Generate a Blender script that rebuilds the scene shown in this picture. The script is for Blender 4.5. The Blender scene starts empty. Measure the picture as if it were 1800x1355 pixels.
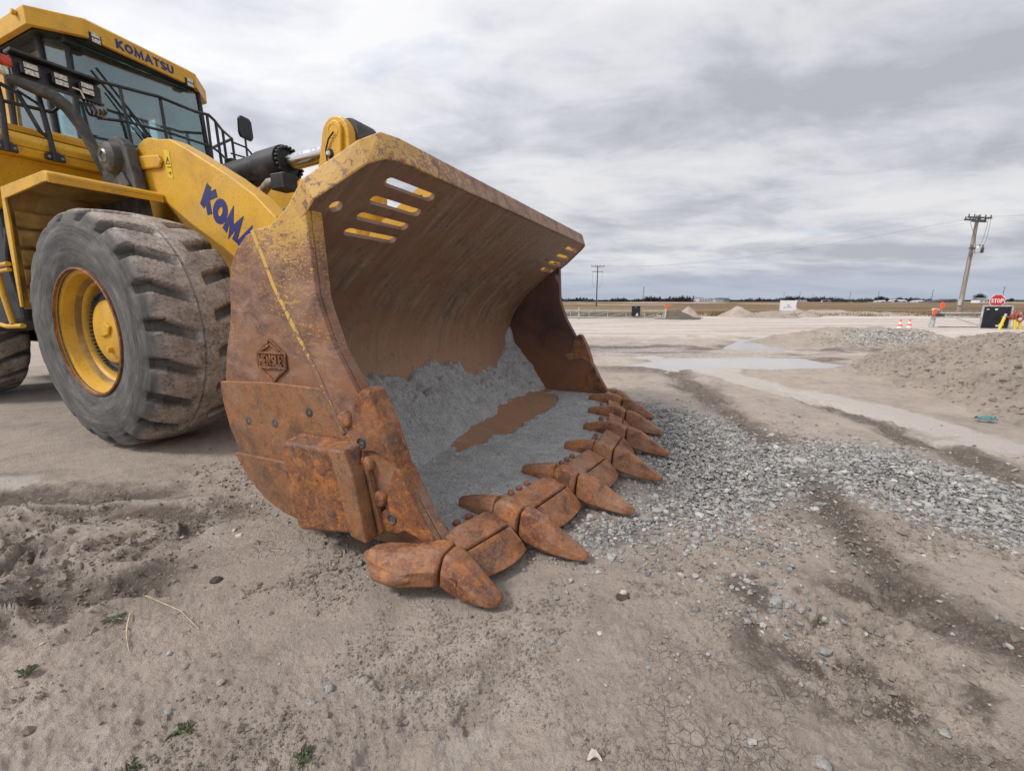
import bpy, bmesh, math, random
import numpy as np
from mathutils import Vector, Matrix
from mathutils.geometry import delaunay_2d_cdt
random.seed(7); RNG = np.random.default_rng(11)
SC = bpy.context.scene
COL = SC.collection
R = math.radians

# ------------------------------------------------------------------ camera, sky, sun, exposure
cam_d = bpy.data.cameras.new('camera'); cam = bpy.data.objects.new('camera', cam_d); COL.objects.link(cam)
cam_d.sensor_width = 36.0; cam_d.lens = 15.0; cam_d.clip_start = 0.05; cam_d.clip_end = 9000
cam.location = (0, 0, 1.3); cam.rotation_euler = (R(90 - 11.13), 0, 0)
SC.camera = cam
SUN_AZ, SUN_EL = R(-112), R(46)           # azimuth from +Y, towards +X positive
world = bpy.data.worlds.new('World'); SC.world = world; world.use_nodes = True
sun_d = bpy.data.lights.new('sun', 'SUN'); sun_d.energy = 1.5; sun_d.angle = R(12); sun_d.color = (1.0, 0.96, 0.90)
sun = bpy.data.objects.new('sun', sun_d); COL.objects.link(sun)
sdir = Vector((math.sin(SUN_AZ)*math.cos(SUN_EL), math.cos(SUN_AZ)*math.cos(SUN_EL), math.sin(SUN_EL)))
sun.rotation_euler = sdir.to_track_quat('Z', 'Y').to_euler(); sun.location = (0, 0, 30)
SC.view_settings.view_transform = 'Standard'; SC.view_settings.look = 'None'
SC.view_settings.exposure = 0.85; SC.view_settings.gamma = 1.0; SC.view_settings.use_curve_mapping = False

class NT:
    """tiny node-tree helper"""
    GAIN = 1.0
    def __init__(s, tree): s.t = tree; s.n = tree.nodes; s.l = tree.links
    def new(s, typ, ins=None, **props):
        n = s.n.new(typ)
        for k, v in props.items(): setattr(n, k, v)
        if ins:
            for k, v in ins.items(): s.set(n.inputs[k], v)
        return n
    def set(s, sock, v):
        if isinstance(v, bpy.types.NodeSocket): s.l.new(v, sock)
        elif isinstance(v, bpy.types.Node): s.l.new(v.outputs[0], sock)
        elif isinstance(v, (tuple, list)) and len(v) == 3 and sock.type == 'RGBA': sock.default_value = (*v, 1)
        else: sock.default_value = v
    def math(s, op, a, b=0.0, c=None, clamp=False):
        n = s.new('ShaderNodeMath', operation=op, use_clamp=clamp); s.set(n.inputs[0], a); s.set(n.inputs[1], b)
        if c is not None: s.set(n.inputs[2], c)
        return n.outputs[0]
    def vmath(s, op, a, b):
        n = s.new('ShaderNodeVectorMath', operation=op); s.set(n.inputs[0], a); s.set(n.inputs[1], b); return n.outputs[0]
    def ramp(s, fac, stops, interp='LINEAR'):
        n = s.new('ShaderNodeValToRGB'); cr = n.color_ramp; cr.interpolation = interp
        while len(cr.elements) < len(stops): cr.elements.new(0.5)
        for e, (p, c) in zip(cr.elements, stops):
            e.position = p; e.color = (*c, 1) if isinstance(c, (tuple, list)) else (c, c, c, 1)
        s.set(n.inputs[0], fac); return n.outputs[0]
    def mix(s, fac, a, b, blend='MIX'):
        n = s.new('ShaderNodeMix', data_type='RGBA', blend_type=blend)
        s.set(n.inputs[0], fac); s.set(n.inputs[6], a); s.set(n.inputs[7], b); return n.outputs[2]
    def noise(s, vec, scale, detail=5, rough=0.55, dist=0.0):
        n = s.new('ShaderNodeTexNoise', {'Scale': scale, 'Detail': detail, 'Roughness': rough, 'Distortion': dist})
        if vec is not None: s.set(n.inputs['Vector'], vec)
        return n.outputs[0] if NT.GAIN == 1.0 else s.math('MULTIPLY_ADD', n.outputs[0], NT.GAIN, 0.5-0.5*NT.GAIN)
    def maprange(s, v, a, b, c=0.0, d=1.0):
        n = s.new('ShaderNodeMapRange', {'Value': v, 'From Min': a, 'From Max': b, 'To Min': c, 'To Max': d}); return n.outputs[0]

def build_world():
    w = NT(world.node_tree); w.n.clear()
    out = w.new('ShaderNodeOutputWorld'); bg = w.new('ShaderNodeBackground'); bg.inputs[1].default_value = 0.1
    sky = w.new('ShaderNodeTexSky', sky_type='NISHITA', sun_disc=False)
    sky.sun_elevation = SUN_EL; sky.sun_rotation = SUN_AZ; sky.dust_density = 2.0; sky.air_density = 1.0
    tc = w.new('ShaderNodeTexCoord'); sep = w.new('ShaderNodeSeparateXYZ', {0: tc.outputs['Generated']})
    zc = w.math('MAXIMUM', sep.outputs[2], 0.0)
    den = w.math('ADD', zc, 0.15)
    px = w.math('DIVIDE', sep.outputs[0], den); py = w.math('DIVIDE', sep.outputs[1], den)
    comb = w.new('ShaderNodeCombineXYZ', {0: px, 1: py, 2: 0.0})
    # cloud deck seen in perspective: layered fractal noise on a horizontal plane
    mp = w.new('ShaderNodeMapping', {'Vector': comb.outputs[0], 'Rotation': (0, 0, R(-24)), 'Scale': (0.85, 1.25, 1), 'Location': (3.4, 1.7, 0)})
    big = w.noise(mp.outputs[0], 0.55, 3, 0.5, 0.3)
    mid = w.noise(mp.outputs[0], 1.5, 7, 0.55, 0.45)
    fine = w.noise(mp.outputs[0], 4.2, 7, 0.6, 0.6)
    s = w.math('ADD', w.math('MULTIPLY', big, 0.46), w.math('ADD', w.math('MULTIPLY', mid, 0.44), w.math('MULTIPLY', fine, 0.15)))
    s = w.math('MULTIPLY_ADD', s, 2.1, 0.525-0.525*2.1)
    cloud = w.ramp(s, [(0.34, (3.15, 3.25, 3.65)), (0.46, (3.90, 3.98, 4.35)), (0.56, (4.65, 4.72, 4.98)), (0.70, (5.35, 5.36, 5.5))])
    # brighter where the sun stands behind the deck
    dot = w.new('ShaderNodeVectorMath', operation='DOT_PRODUCT'); w.set(dot.inputs[0], tc.outputs['Generated']); dot.inputs[1].default_value = sdir
    glow = w.maprange(dot.outputs['Value'], -0.2, 0.8, 0.82, 1.20)
    cl = w.vmath('MULTIPLY', cloud, w.new('ShaderNodeCombineXYZ', {0: glow, 1: glow, 2: glow}).outputs[0])
    gap = w.noise(w.vmath('ADD', mp.outputs[0], (11.3, 5.2, 0)), 1.15, 6, 0.6, 0.5)
    gapf = w.ramp(gap, [(0.60, 0.0), (0.74, 0.6)])
    blue = w.mix(0.7, sky.outputs[0], (2.1, 2.9, 4.4))
    c = w.mix(gapf, cl, blue)
    # distant base of the deck: blue-grey band above the horizon
    hz = w.ramp(zc, [(0.0, 1.0), (0.03, 0.9), (0.085, 0.0)], 'EASE')
    hzn = w.math('MULTIPLY', hz, 0.85)
    c = w.mix(hzn, c, (2.30, 2.62, 3.2))
    w.set(bg.inputs[0], c); w.l.new(bg.outputs[0], out.inputs[0])
build_world()
NT.GAIN = 1.45

# ------------------------------------------------------------------ helpers
class MB:
    """collects pieces, builds ONE mesh object"""
    def __init__(s): s.v = []; s.f = []
    def add(s, vs, fs):
        o = len(s.v); s.v += [tuple(map(float, p)) for p in vs]; s.f += [tuple(i + o for i in f) for f in fs]; return s
    def box(s, x0, x1, y0, y1, z0, z1):
        return s.add([(x0,y0,z0),(x1,y0,z0),(x1,y1,z0),(x0,y1,z0),(x0,y0,z1),(x1,y0,z1),(x1,y1,z1),(x0,y1,z1)],
                     [(0,3,2,1),(4,5,6,7),(0,1,5,4),(1,2,6,5),(2,3,7,6),(3,0,4,7)])
    def prism(s, poly, a, b, axis='y'):
        """polygon (2D) extruded along axis from a to b.  y: (x,z); z: (x,y); x: (y,z)"""
        n = len(poly)
        mk = {'y': lambda p, t: (p[0], t, p[1]), 'z': lambda p, t: (p[0], p[1], t), 'x': lambda p, t: (t, p[0], p[1])}[axis]
        vs = [mk(p, a) for p in poly] + [mk(p, b) for p in poly]
        fs = [tuple(range(n)), tuple(range(2*n-1, n-1, -1))] + [(i, i+n, (i+1) % n + n, (i+1) % n) for i in range(n)]
        return s.add(vs, fs)
    def loft(s, secs, cap=True):
        n = len(secs[0]); vs = [p for q in secs for p in q]; fs = []
        for k in range(len(secs)-1):
            for i in range(n):
                j = (i+1) % n; fs.append((k*n+i, k*n+j, (k+1)*n+j, (k+1)*n+i))
        if cap: fs += [tuple(range(n-1, -1, -1)), tuple(range((len(secs)-1)*n, len(secs)*n))]
        return s.add(vs, fs)
    def tube(s, pts, r, n=8, cap=True):
        pts = [Vector(p) for p in pts]; rs = r if isinstance(r, (list, tuple)) else [r]*len(pts); secs = []
        up = Vector((0, 0, 1)); prev = None
        for i, p in enumerate(pts):
            d = (pts[min(i+1, len(pts)-1)] - pts[max(i-1, 0)]).normalized()
            if prev is None:
                a = d.cross(up)
                if a.length < 1e-3: a = d.cross(Vector((1, 0, 0)))
            else: a = prev - d * prev.dot(d)
            a.normalize(); prev = a; b = d.cross(a)
            secs.append([p + (a*math.cos(t) + b*math.sin(t))*rs[i] for t in [2*math.pi*k/n for k in range(n)]])
        return s.loft(secs, cap)
    def cyl(s, p0, p1, r, n=16): return s.tube([p0, p1], r, n)
    def lathe(s, prof, n=48, c=(0, 0, 0), axis='y'):
        """prof: (radius, along) rows, open; about axis through c"""
        secs = []
        for k in range(n):
            t = 2*math.pi*k/n; q = []
            for r, a in prof:
                x, z = r*math.cos(t), r*math.sin(t)
                q.append((c[0]+x, c[1]+a, c[2]+z) if axis == 'y' else ((c[0]+x, c[1]+z, c[2]+a) if axis == 'z' else (c[0]+a, c[1]+x, c[2]+z)))
            secs.append(q)
        m = len(prof); vs = [p for q in secs for p in q]; fs = []
        for k in range(n):
            for i in range(m-1):
                fs.append((k*m+i, k*m+i+1, ((k+1) % n)*m+i+1, ((k+1) % n)*m+i))
        return s.add(vs, fs)
    def build(s, name, m, parent=None, smooth=None, bevel=0, seg=2, loc=None, solid=None):
        me = bpy.data.meshes.new(name); me.from_pydata(s.v, [], s.f); me.update()
        bm = bmesh.new(); bm.from_mesh(me); bmesh.ops.recalc_face_normals(bm, faces=bm.faces); bm.to_mesh(me); bm.free()
        return link_mesh(name, me, m, parent, smooth, bevel, seg, loc, solid)
def link_mesh(name, me, m, parent=None, smooth=None, bevel=0, seg=2, loc=None, solid=None):
    o = bpy.data.objects.new(name, me); COL.objects.link(o)
    if m: me.materials.append(m)
    if parent: o.parent = parent
    if loc: o.location = loc
    if smooth is not None:
        me.shade_smooth()
        if smooth < 180: me.set_sharp_from_angle(angle=R(smooth))
    if solid:
        md = o.modifiers.new('thickness', 'SOLIDIFY'); md.thickness = solid[0]; md.offset = solid[1]
    if bevel:
        md = o.modifiers.new('bevel', 'BEVEL'); md.width = bevel; md.segments = seg; md.limit_method = 'ANGLE'; md.angle_limit = R(35)
    return o
def empty(name, loc=(0, 0, 0), rz=0, parent=None):
    o = bpy.data.objects.new(name, None); COL.objects.link(o); o.location = loc; o.rotation_euler = (0, 0, rz)
    o.empty_display_size = 0.2
    if parent: o.parent = parent
    return o
def tag(o, label=None, cat=None, group=None, kind=None):
    if label: o['label'] = label
    if cat: o['category'] = cat
    if group: o['group'] = group
    if kind: o['kind'] = kind
    return o
def copy_tree(o, parent=None):
    c = o.copy(); COL.objects.link(c)
    if parent: c.parent = parent
    for ch in [x for x in bpy.data.objects if x.parent == o]: copy_tree(ch, c)
    return c
def plate(outline, holes, origin, ux, uy, nrm, t):
    """flat plate with real holes; returns MB. outline/holes in (u,v)."""
    pts = []; edges = []; 
    for lp in [outline] + holes:
        b = len(pts); pts += [Vector(p) for p in lp]; edges += [(b+i, b+(i+1) % len(lp)) for i in range(len(lp))]
    vo, eo, fo, _, _, _ = delaunay_2d_cdt(pts, edges, [], 0, 1e-6)
    def inside(p, lp):
        c = False
        for i in range(len(lp)):
            a, b = lp[i], lp[i-1]
            if (a[1] > p[1]) != (b[1] > p[1]) and p[0] < (b[0]-a[0])*(p[1]-a[1])/(b[1]-a[1])+a[0]: c = not c
        return c
    fs = []
    for f in fo:
        c = sum((vo[i] for i in f), Vector((0, 0)))/len(f)
        if inside(c, outline) and not any(inside(c, hh) for hh in holes): fs.append(tuple(f))
    O = Vector(origin); ux = Vector(ux); uy = Vector(uy); nn = Vector(nrm)
    P = [O+ux*p[0]+uy*p[1] for p in vo]; n = len(P)
    ec = {}
    for f in fs:
        for i in range(len(f)):
            k = (f[i], f[(i+1) % len(f)])
            if (k[1], k[0]) in ec: del ec[(k[1], k[0])]
            else: ec[k] = 1
    mb = MB(); mb.add(P+[p+nn*t for p in P], fs+[tuple(i+n for i in reversed(f)) for f in fs]+[(a, a+n, b+n, b) for a, b in ec])
    return mb
def slot(u0, u1, v, r, n=6):
    a = [(u1-r+r*math.cos(t), v+r*math.sin(t)) for t in [R(-90+180*k/n) for k in range(n+1)]]
    return a + [(u0+r+r*math.cos(t), v+r*math.sin(t)) for t in [R(90+180*k/n) for k in range(n+1)]]

# numpy value noise
def _hash(ix, iy, seed):
    h = (ix*374761393 + iy*668265263 + seed*974711) & 0xffffffff
    h = ((h ^ (h >> 13))*1274126177) & 0xffffffff
    return ((h ^ (h >> 16)) & 0xffff)/65535.0
def vnoise(x, y, seed=0):
    x0 = np.floor(x); y0 = np.floor(y); fx = x-x0; fy = y-y0; ix = x0.astype(np.int64); iy = y0.astype(np.int64)
    u = fx*fx*fx*(fx*(fx*6-15)+10); v = fy*fy*fy*(fy*(fy*6-15)+10)
    a = _hash(ix, iy, seed); b = _hash(ix+1, iy, seed); c = _hash(ix, iy+1, seed); d = _hash(ix+1, iy+1, seed)
    return (a*(1-u)+b*u)*(1-v)+(c*(1-u)+d*u)*v
def fbm(x, y, scale, octv=4, seed=0, gain=0.5):
    t = 0; amp = 1; tot = 0; cs, sn = math.cos(0.6), math.sin(0.6); px, py = x*scale, y*scale
    for k in range(octv):
        t = t+amp*vnoise(px, py, seed+k*17); tot += amp; amp *= gain; px, py = (px*cs-py*sn)*2.03+5.1, (px*sn+py*cs)*2.03+1.7
    return t/tot
def ridged(x, y, scale, octv=4, seed=0):
    t = 0; amp = 1; tot = 0; px, py = x*scale, y*scale
    for k in range(octv):
        t = t+amp*(1-np.abs(2*vnoise(px, py, seed+k*13)-1)); tot += amp; amp *= 0.5; px = px*2.1+3.3; py = py*2.1+7.7
    return t/tot
def sst(a, b, x):
    t = np.clip((x-a)/(b-a), 0, 1); return t*t*(3-2*t)
def pdist(x, y, poly):
    """signed distance to polygon, positive inside"""
    x = np.asarray(x, float); y = np.asarray(y, float); d = np.full(x.shape, 1e9); ins = np.zeros(x.shape, bool); n = len(poly)
    for i in range(n):
        ax, ay = poly[i]; bx, by = poly[(i+1) % n]; ex, ey = bx-ax, by-ay
        t = np.clip(((x-ax)*ex+(y-ay)*ey)/(ex*ex+ey*ey), 0, 1); d = np.minimum(d, np.hypot(x-ax-t*ex, y-ay-t*ey))
        if ay != by:
            ins ^= ((ay > y) != (by > y)) & (x < ex*(y-ay)/(by-ay)+ax)
    return np.where(ins, d, -d)
def ldist(x, y, line):
    d = np.full(np.shape(x), 1e9)
    for (ax, ay), (bx, by) in zip(line, line[1:]):
        ex, ey = bx-ax, by-ay; t = np.clip(((x-ax)*ex+(y-ay)*ey)/(ex*ex+ey*ey), 0, 1)
        d = np.minimum(d, np.hypot(x-ax-t*ex, y-ay-t*ey))
    return d
def np_mesh(name, V, F, m, parent=None, smooth=True, attrs=None):
    """V (n,3), F (k,4) or (k,3)"""
    me = bpy.data.meshes.new(name); V = np.ascontiguousarray(V, np.float32); F = np.ascontiguousarray(F, np.int32)
    k, c = F.shape; me.vertices.add(len(V)); me.vertices.foreach_set('co', V.ravel()); me.loops.add(k*c); me.loops.foreach_set('vertex_index', F.ravel())
    me.polygons.add(k); me.polygons.foreach_set('loop_start', np.arange(0, k*c, c, dtype=np.int32))
    if attrs:
        for an, av in attrs.items():
            a = me.attributes.new(an, 'FLOAT', 'POINT'); a.data.foreach_set('value', np.ascontiguousarray(av, np.float32).ravel())
    me.update(calc_edges=True); me.validate()
    if smooth: me.shade_smooth()
    else: me.shade_flat()
    return link_mesh(name, me, m, parent)
def grid_faces(nr, nc, wrap=False):
    a = np.arange(nr*nc).reshape(nr, nc)
    if wrap: a = np.concatenate([a, a[:, :1]], 1)
    return np.stack([a[:-1, :-1], a[:-1, 1:], a[1:, 1:], a[1:, :-1]], -1).reshape(-1, 4)

# ------------------------------------------------------------------ materials
MATS = {}
def mat(name, fn=None, rough=0.6, metal=0.0, col=None, spec=0.5):
    m = bpy.data.materials.new(name); m.use_nodes = True; t = NT(m.node_tree); b = t.n['Principled BSDF']
    b.inputs['Roughness'].default_value = rough; b.inputs['Metallic'].default_value = metal; b.inputs['Specular IOR Level'].default_value = spec
    if col: b.inputs['Base Color'].default_value = (*col, 1)
    tc = t.new('ShaderNodeTexCoord')
    if fn: fn(t, b, tc.outputs['Object'])
    MATS[name] = m; return m
def bump(t, b, h, strength=0.3, dist=0.01, prev=None):
    n = t.new('ShaderNodeBump', {'Height': h, 'Strength': strength, 'Distance': dist})
    if prev is not None: t.set(n.inputs['Normal'], prev)
    t.set(b.inputs['Normal'], n.outputs[0]); return n.outputs[0]
def scl(t, v, sx, sy, sz, rot=(0, 0, 0)):
    return t.new('ShaderNodeMapping', {'Vector': v, 'Scale': (sx, sy, sz), 'Rotation': rot}).outputs[0]

YEL, YEL2 = (0.66, 0.362, 0.018), (0.53, 0.285, 0.020)
def f_yellow(t, b, co):
    n = t.noise(co, 3.0, 6, 0.6, 0.4); c = t.ramp(n, [(0.3, YEL2), (0.6, YEL)])
    d = t.noise(co, 1.7, 8, 0.7, 0.8); c = t.mix(t.ramp(d, [(0.52, 0.0), (0.85, 0.4)]), c, (0.42, 0.33, 0.22))
    sp = t.noise(co, 55, 3, 0.6); c = t.mix(t.ramp(sp, [(0.66, 0.0), (0.72, 0.55)]), c, (0.20, 0.12, 0.05))
    t.set(b.inputs['Base Color'], c); t.set(b.inputs['Roughness'], t.maprange(d, 0.3, 0.8, 0.38, 0.7))
    bump(t, b, t.noise(co, 30, 4), 0.06, 0.01)
mat('yellow_paint', f_yellow)
def f_dustyellow(t, b, co):
    n = t.noise(co, 2.4, 7, 0.65, 0.6); c = t.ramp(n, [(0.32, (0.22, 0.12, 0.03)), (0.5, (0.40, 0.235, 0.06)), (0.68, (0.5, 0.36, 0.18))])
    t.set(b.inputs['Base Color'], c); b.inputs['Roughness'].default_value = 0.75
    bump(t, b, t.noise(co, 25, 5), 0.15, 0.01)
mat('dusty_yellow', f_dustyellow)
def rust_mix(t, co, sc=1.0, dark=(0.080, 0.032, 0.020), midc=(0.19, 0.070, 0.028), hot=(0.42, 0.150, 0.030), dusty=(0.32, 0.19, 0.12), hotamt=0.95, dustamt=0.4):
    a = t.noise(co, 5.5*sc, 10, 0.74, 0.5); c = t.ramp(a, [(0.36, dark), (0.52, midc), (0.70, midc)])
    h = t.noise(co, 11.0*sc, 10, 0.78, 0.6); c = t.mix(t.math('MULTIPLY', t.ramp(h, [(0.50, 0.0), (0.66, 1.0)]), hotamt), c, hot)
    d = t.noise(co, 4.0*sc, 10, 0.78, 0.4); c = t.mix(t.math('MULTIPLY', t.ramp(d, [(0.46, 0.0), (0.72, 1.0)]), dustamt), c, dusty)
    s = t.noise(co, 90*sc, 4, 0.7); c = t.mix(t.ramp(s, [(0.60, 0.0), (0.74, 0.65)]), c, (0.46, 0.23, 0.11)); s2 = t.noise(co, 38*sc, 6, 0.75, 0.5); c = t.mix(t.ramp(s2, [(0.28, 0.6), (0.44, 0.0)]), c, tuple(.6*q for q in dark))
    return c, a, h
def f_rust(t, b, co):
    c, a, h = rust_mix(t, co); t.set(b.inputs['Base Color'], c); t.set(b.inputs['Roughness'], t.maprange(a, 0.3, 0.7, 0.45, 0.85))
    g = t.math('ADD', t.noise(co, 70, 6, 0.7), t.math('MULTIPLY', h, 1.5)); bump(t, b, g, 0.35, 0.006)
mat('rust', f_rust, rough=0.7)
def f_darkrust(t, b, co):   # inner face of the cheek plate: dark maroon rust, browner towards the floor
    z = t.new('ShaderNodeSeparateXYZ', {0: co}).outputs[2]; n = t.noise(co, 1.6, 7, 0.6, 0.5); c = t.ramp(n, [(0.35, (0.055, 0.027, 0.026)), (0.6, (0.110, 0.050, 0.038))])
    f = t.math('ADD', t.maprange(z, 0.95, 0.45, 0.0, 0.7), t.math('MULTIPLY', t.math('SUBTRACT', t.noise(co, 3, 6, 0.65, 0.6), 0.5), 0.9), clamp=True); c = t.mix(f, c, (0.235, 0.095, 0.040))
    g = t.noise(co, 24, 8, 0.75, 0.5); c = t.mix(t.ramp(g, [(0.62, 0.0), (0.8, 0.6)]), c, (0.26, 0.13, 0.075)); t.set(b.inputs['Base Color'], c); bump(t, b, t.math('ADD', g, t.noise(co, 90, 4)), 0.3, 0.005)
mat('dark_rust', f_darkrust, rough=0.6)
def f_castrust(t, b, co):     # ground-engaging castings: rounder, dustier near the soil
    c, a, h = rust_mix(t, co, 1.2, dark=(0.11, 0.042, 0.024), midc=(0.235, 0.092, 0.042), hot=(0.42, 0.155, 0.042), dusty=(0.36, 0.225, 0.15), hotamt=0.85, dustamt=0.7)
    t.set(b.inputs['Base Color'], c); t.set(b.inputs['Roughness'], t.maprange(a, 0.3, 0.7, 0.42, 0.8))
    g = t.math('ADD', t.noise(co, 60, 7, 0.75), t.math('MULTIPLY', t.noise(co, 9, 4), 2.0)); bump(t, b, g, 0.42, 0.008)
mat('cast_rust', f_castrust)
def f_wearrust(t, b, co):
    c, n, h = rust_mix(t, co, 0.9, dark=(0.125, 0.062, 0.036), midc=(0.245, 0.108, 0.044), hot=(0.33, 0.135, 0.045), dusty=(0.27, 0.165, 0.11), hotamt=0.6, dustamt=0.6)
    st = t.noise(scl(t, co, 14, 14, 1.6), 1.0, 6, 0.7, 0.3); c = t.mix(t.ramp(st, [(0.55, 0.0), (0.8, 0.35)]), c, (0.11, 0.055, 0.035))
    t.set(b.inputs['Base Color'], c); b.inputs['Roughness'].default_value = 0.6
    bump(t, b, t.math('ADD', n, t.noise(co, 80, 4)), 0.25, 0.005)
mat('wear_plate_rust', f_wearrust)
def f_side(t, b, co):         # side plate: yellow paint scratched away towards the bottom
    sep = t.new('ShaderNodeSeparateXYZ', {0: co}); z = sep.outputs[2]; x = sep.outputs[0]
    steel = t.ramp(t.noise(scl(t, co, 6, 6, 9), 1.0, 9, 0.7, 0.6), [(0.28, (0.095, 0.046, 0.030)), (0.5, (0.205, 0.108, 0.070)), (0.74, (0.33, 0.195, 0.130))])
    rs = t.noise(co, 2.6, 8, 0.7, 1.0); steel = t.mix(t.ramp(rs, [(0.42, 0.0), (0.66, 0.85)]), steel, (0.255, 0.105, 0.044))
    fine = t.noise(co, 60, 5, 0.75); steel = t.mix(t.ramp(fine, [(0.6, 0.0), (0.75, 0.4)]), steel, (0.38, 0.27, 0.21))
    scr = t.math('MAXIMUM', t.noise(scl(t, co, 1.0, 1.0, 2.4, (0, R(35), 0)), 14.0, 8, 0.68, 2.8), t.math('SUBTRACT', t.noise(scl(t, co, 1.0, 1.0, 3.5, (0, R(-25), 0)), 22.0, 8, 0.7, 3.2), 0.02))
    hgt = t.maprange(z, 0.98, 1.80, 0.345, 0.61)
    big = t.math('MULTIPLY', t.math('SUBTRACT', t.noise(co, 2.3, 3), 0.5), 0.35)
    f = t.math('SUBTRACT', t.math('ADD', hgt, big), scr); f = t.maprange(f, -0.015, 0.02)
    yl = t.ramp(t.noise(co, 5, 5), [(0.3, (0.46, 0.26, 0.06)), (0.6, (0.58, 0.34, 0.08))])
    c = t.mix(f, steel, yl); t.set(b.inputs['Base Color'], c); t.set(b.inputs['Roughness'], t.maprange(rs, 0.3, 0.7, 0.4, 0.7))
    g = t.math('ADD', t.math('MULTIPLY', f, 0.6), t.math('ADD', t.noise(scl(t, co, 20, 20, 6), 1.0, 6, 0.7), t.noise(co, 70, 4)))
    bump(t, b, g, 0.22, 0.005)
mat('scratched_side', f_side)
def f_edge(t, b, co):
    z = t.new('ShaderNodeSeparateXYZ', {0: co}).outputs[2]; scr = t.noise(co, 20, 8, 0.7, 1.5); f = t.maprange(t.math('SUBTRACT', t.maprange(z, 0.75, 1.5, 0.32, 0.66), scr), -0.02, 0.03)
    t.set(b.inputs['Base Color'], t.mix(f, t.ramp(scr, [(0.3, (0.14, 0.07, 0.045)), (0.7, (0.27, 0.16, 0.11))]), (0.60, 0.36, 0.09))); bump(t, b, scr, 0.3, 0.005)
mat('worn_edge', f_edge, rough=0.6)
def f_lip(t, b, co):          # outer rim of the spill guard: yellow, rusting towards the far end
    sep = t.new('ShaderNodeSeparateXYZ', {0: co}); y = sep.outputs[1]
    rust = t.ramp(t.noise(co, 9, 8, 0.7, 0.6), [(0.35, (0.20, 0.105, 0.07)), (0.65, (0.36, 0.22, 0.15))])
    scr = t.noise(co, 30, 8, 0.74, 1.0); k = t.maprange(y, -1.9, -0.2, 0.60, 0.24)
    f = t.maprange(t.math('SUBTRACT', k, scr), -0.02, 0.03)
    yl = t.ramp(t.noise(co, 6, 5), [(0.3, (0.50, 0.29, 0.075)), (0.6, (0.60, 0.36, 0.10))])
    t.set(b.inputs['Base Color'], t.mix(f, rust, yl)); b.inputs['Roughness'].default_value = 0.6
    bump(t, b, t.math('ADD', scr, t.noise(co, 60, 4)), 0.25, 0.005)
mat('worn_lip', f_lip)
def f_inside(t, b, co):       # polished, rust-streaked bucket lining; scratches follow the curve
    sep = t.new('ShaderNodeSeparateXYZ', {0: co}); z = sep.outputs[2]
    st = t.noise(scl(t, co, 0.55, 9.0, 0.55), 2.2, 10, 0.7, 0.5); st2 = t.noise(scl(t, co, 0.8, 34.0, 0.8), 2.0, 6, 0.7, 0.3)
    st = t.math('ADD', t.math('MULTIPLY', st, .62), t.math('MULTIPLY', t.noise(co, 4.5, 9, .72, .9), .42))
    c = t.ramp(st, [(0.30, (0.090, 0.060, 0.042)), (0.47, (0.185, 0.125, 0.085)), (0.60, (0.26, 0.165, 0.105)), (0.75, (0.35, 0.245, 0.17))])
    big = t.noise(co, 1.3, 5, 0.6, 0.8); c = t.mix(t.ramp(big, [(0.42, 0.0), (0.62, 0.65)]), c, (0.23, 0.110, 0.058))
    c = t.mix(t.ramp(st2, [(0.62, 0.0), (0.85, 0.5)]), c, (0.30, 0.20, 0.13))
    low = t.maprange(z, 1.25, 0.75, 0.0, 0.55); c = t.mix(low, c, (0.40, 0.215, 0.115))
    ck = t.noise(co, 16, 9, 0.75, 1.2); c = t.mix(t.ramp(ck, [(0.60, 0.0), (0.70, 0.7)]), c, (0.075, 0.05, 0.038))
    t.set(b.inputs['Base Color'], c); t.set(b.inputs['Roughness'], t.maprange(st, 0.3, 0.7, 0.42, 0.7))
    bump(t, b, t.math('ADD', st, t.math('MULTIPLY', ck, 0.6)), 0.35, 0.01)
mat('bucket_lining', f_inside)
def f_weld(t, b, co):
    c = t.ramp(t.noise(co, 30, 5), [(0.3, (0.2, 0.11, 0.07)), (0.7, (0.42, 0.3, 0.22))]); t.set(b.inputs['Base Color'], c); bump(t, b, t.noise(co, 60, 3), 0.4, 0.006)
mat('weld_bead', f_weld)
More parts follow.
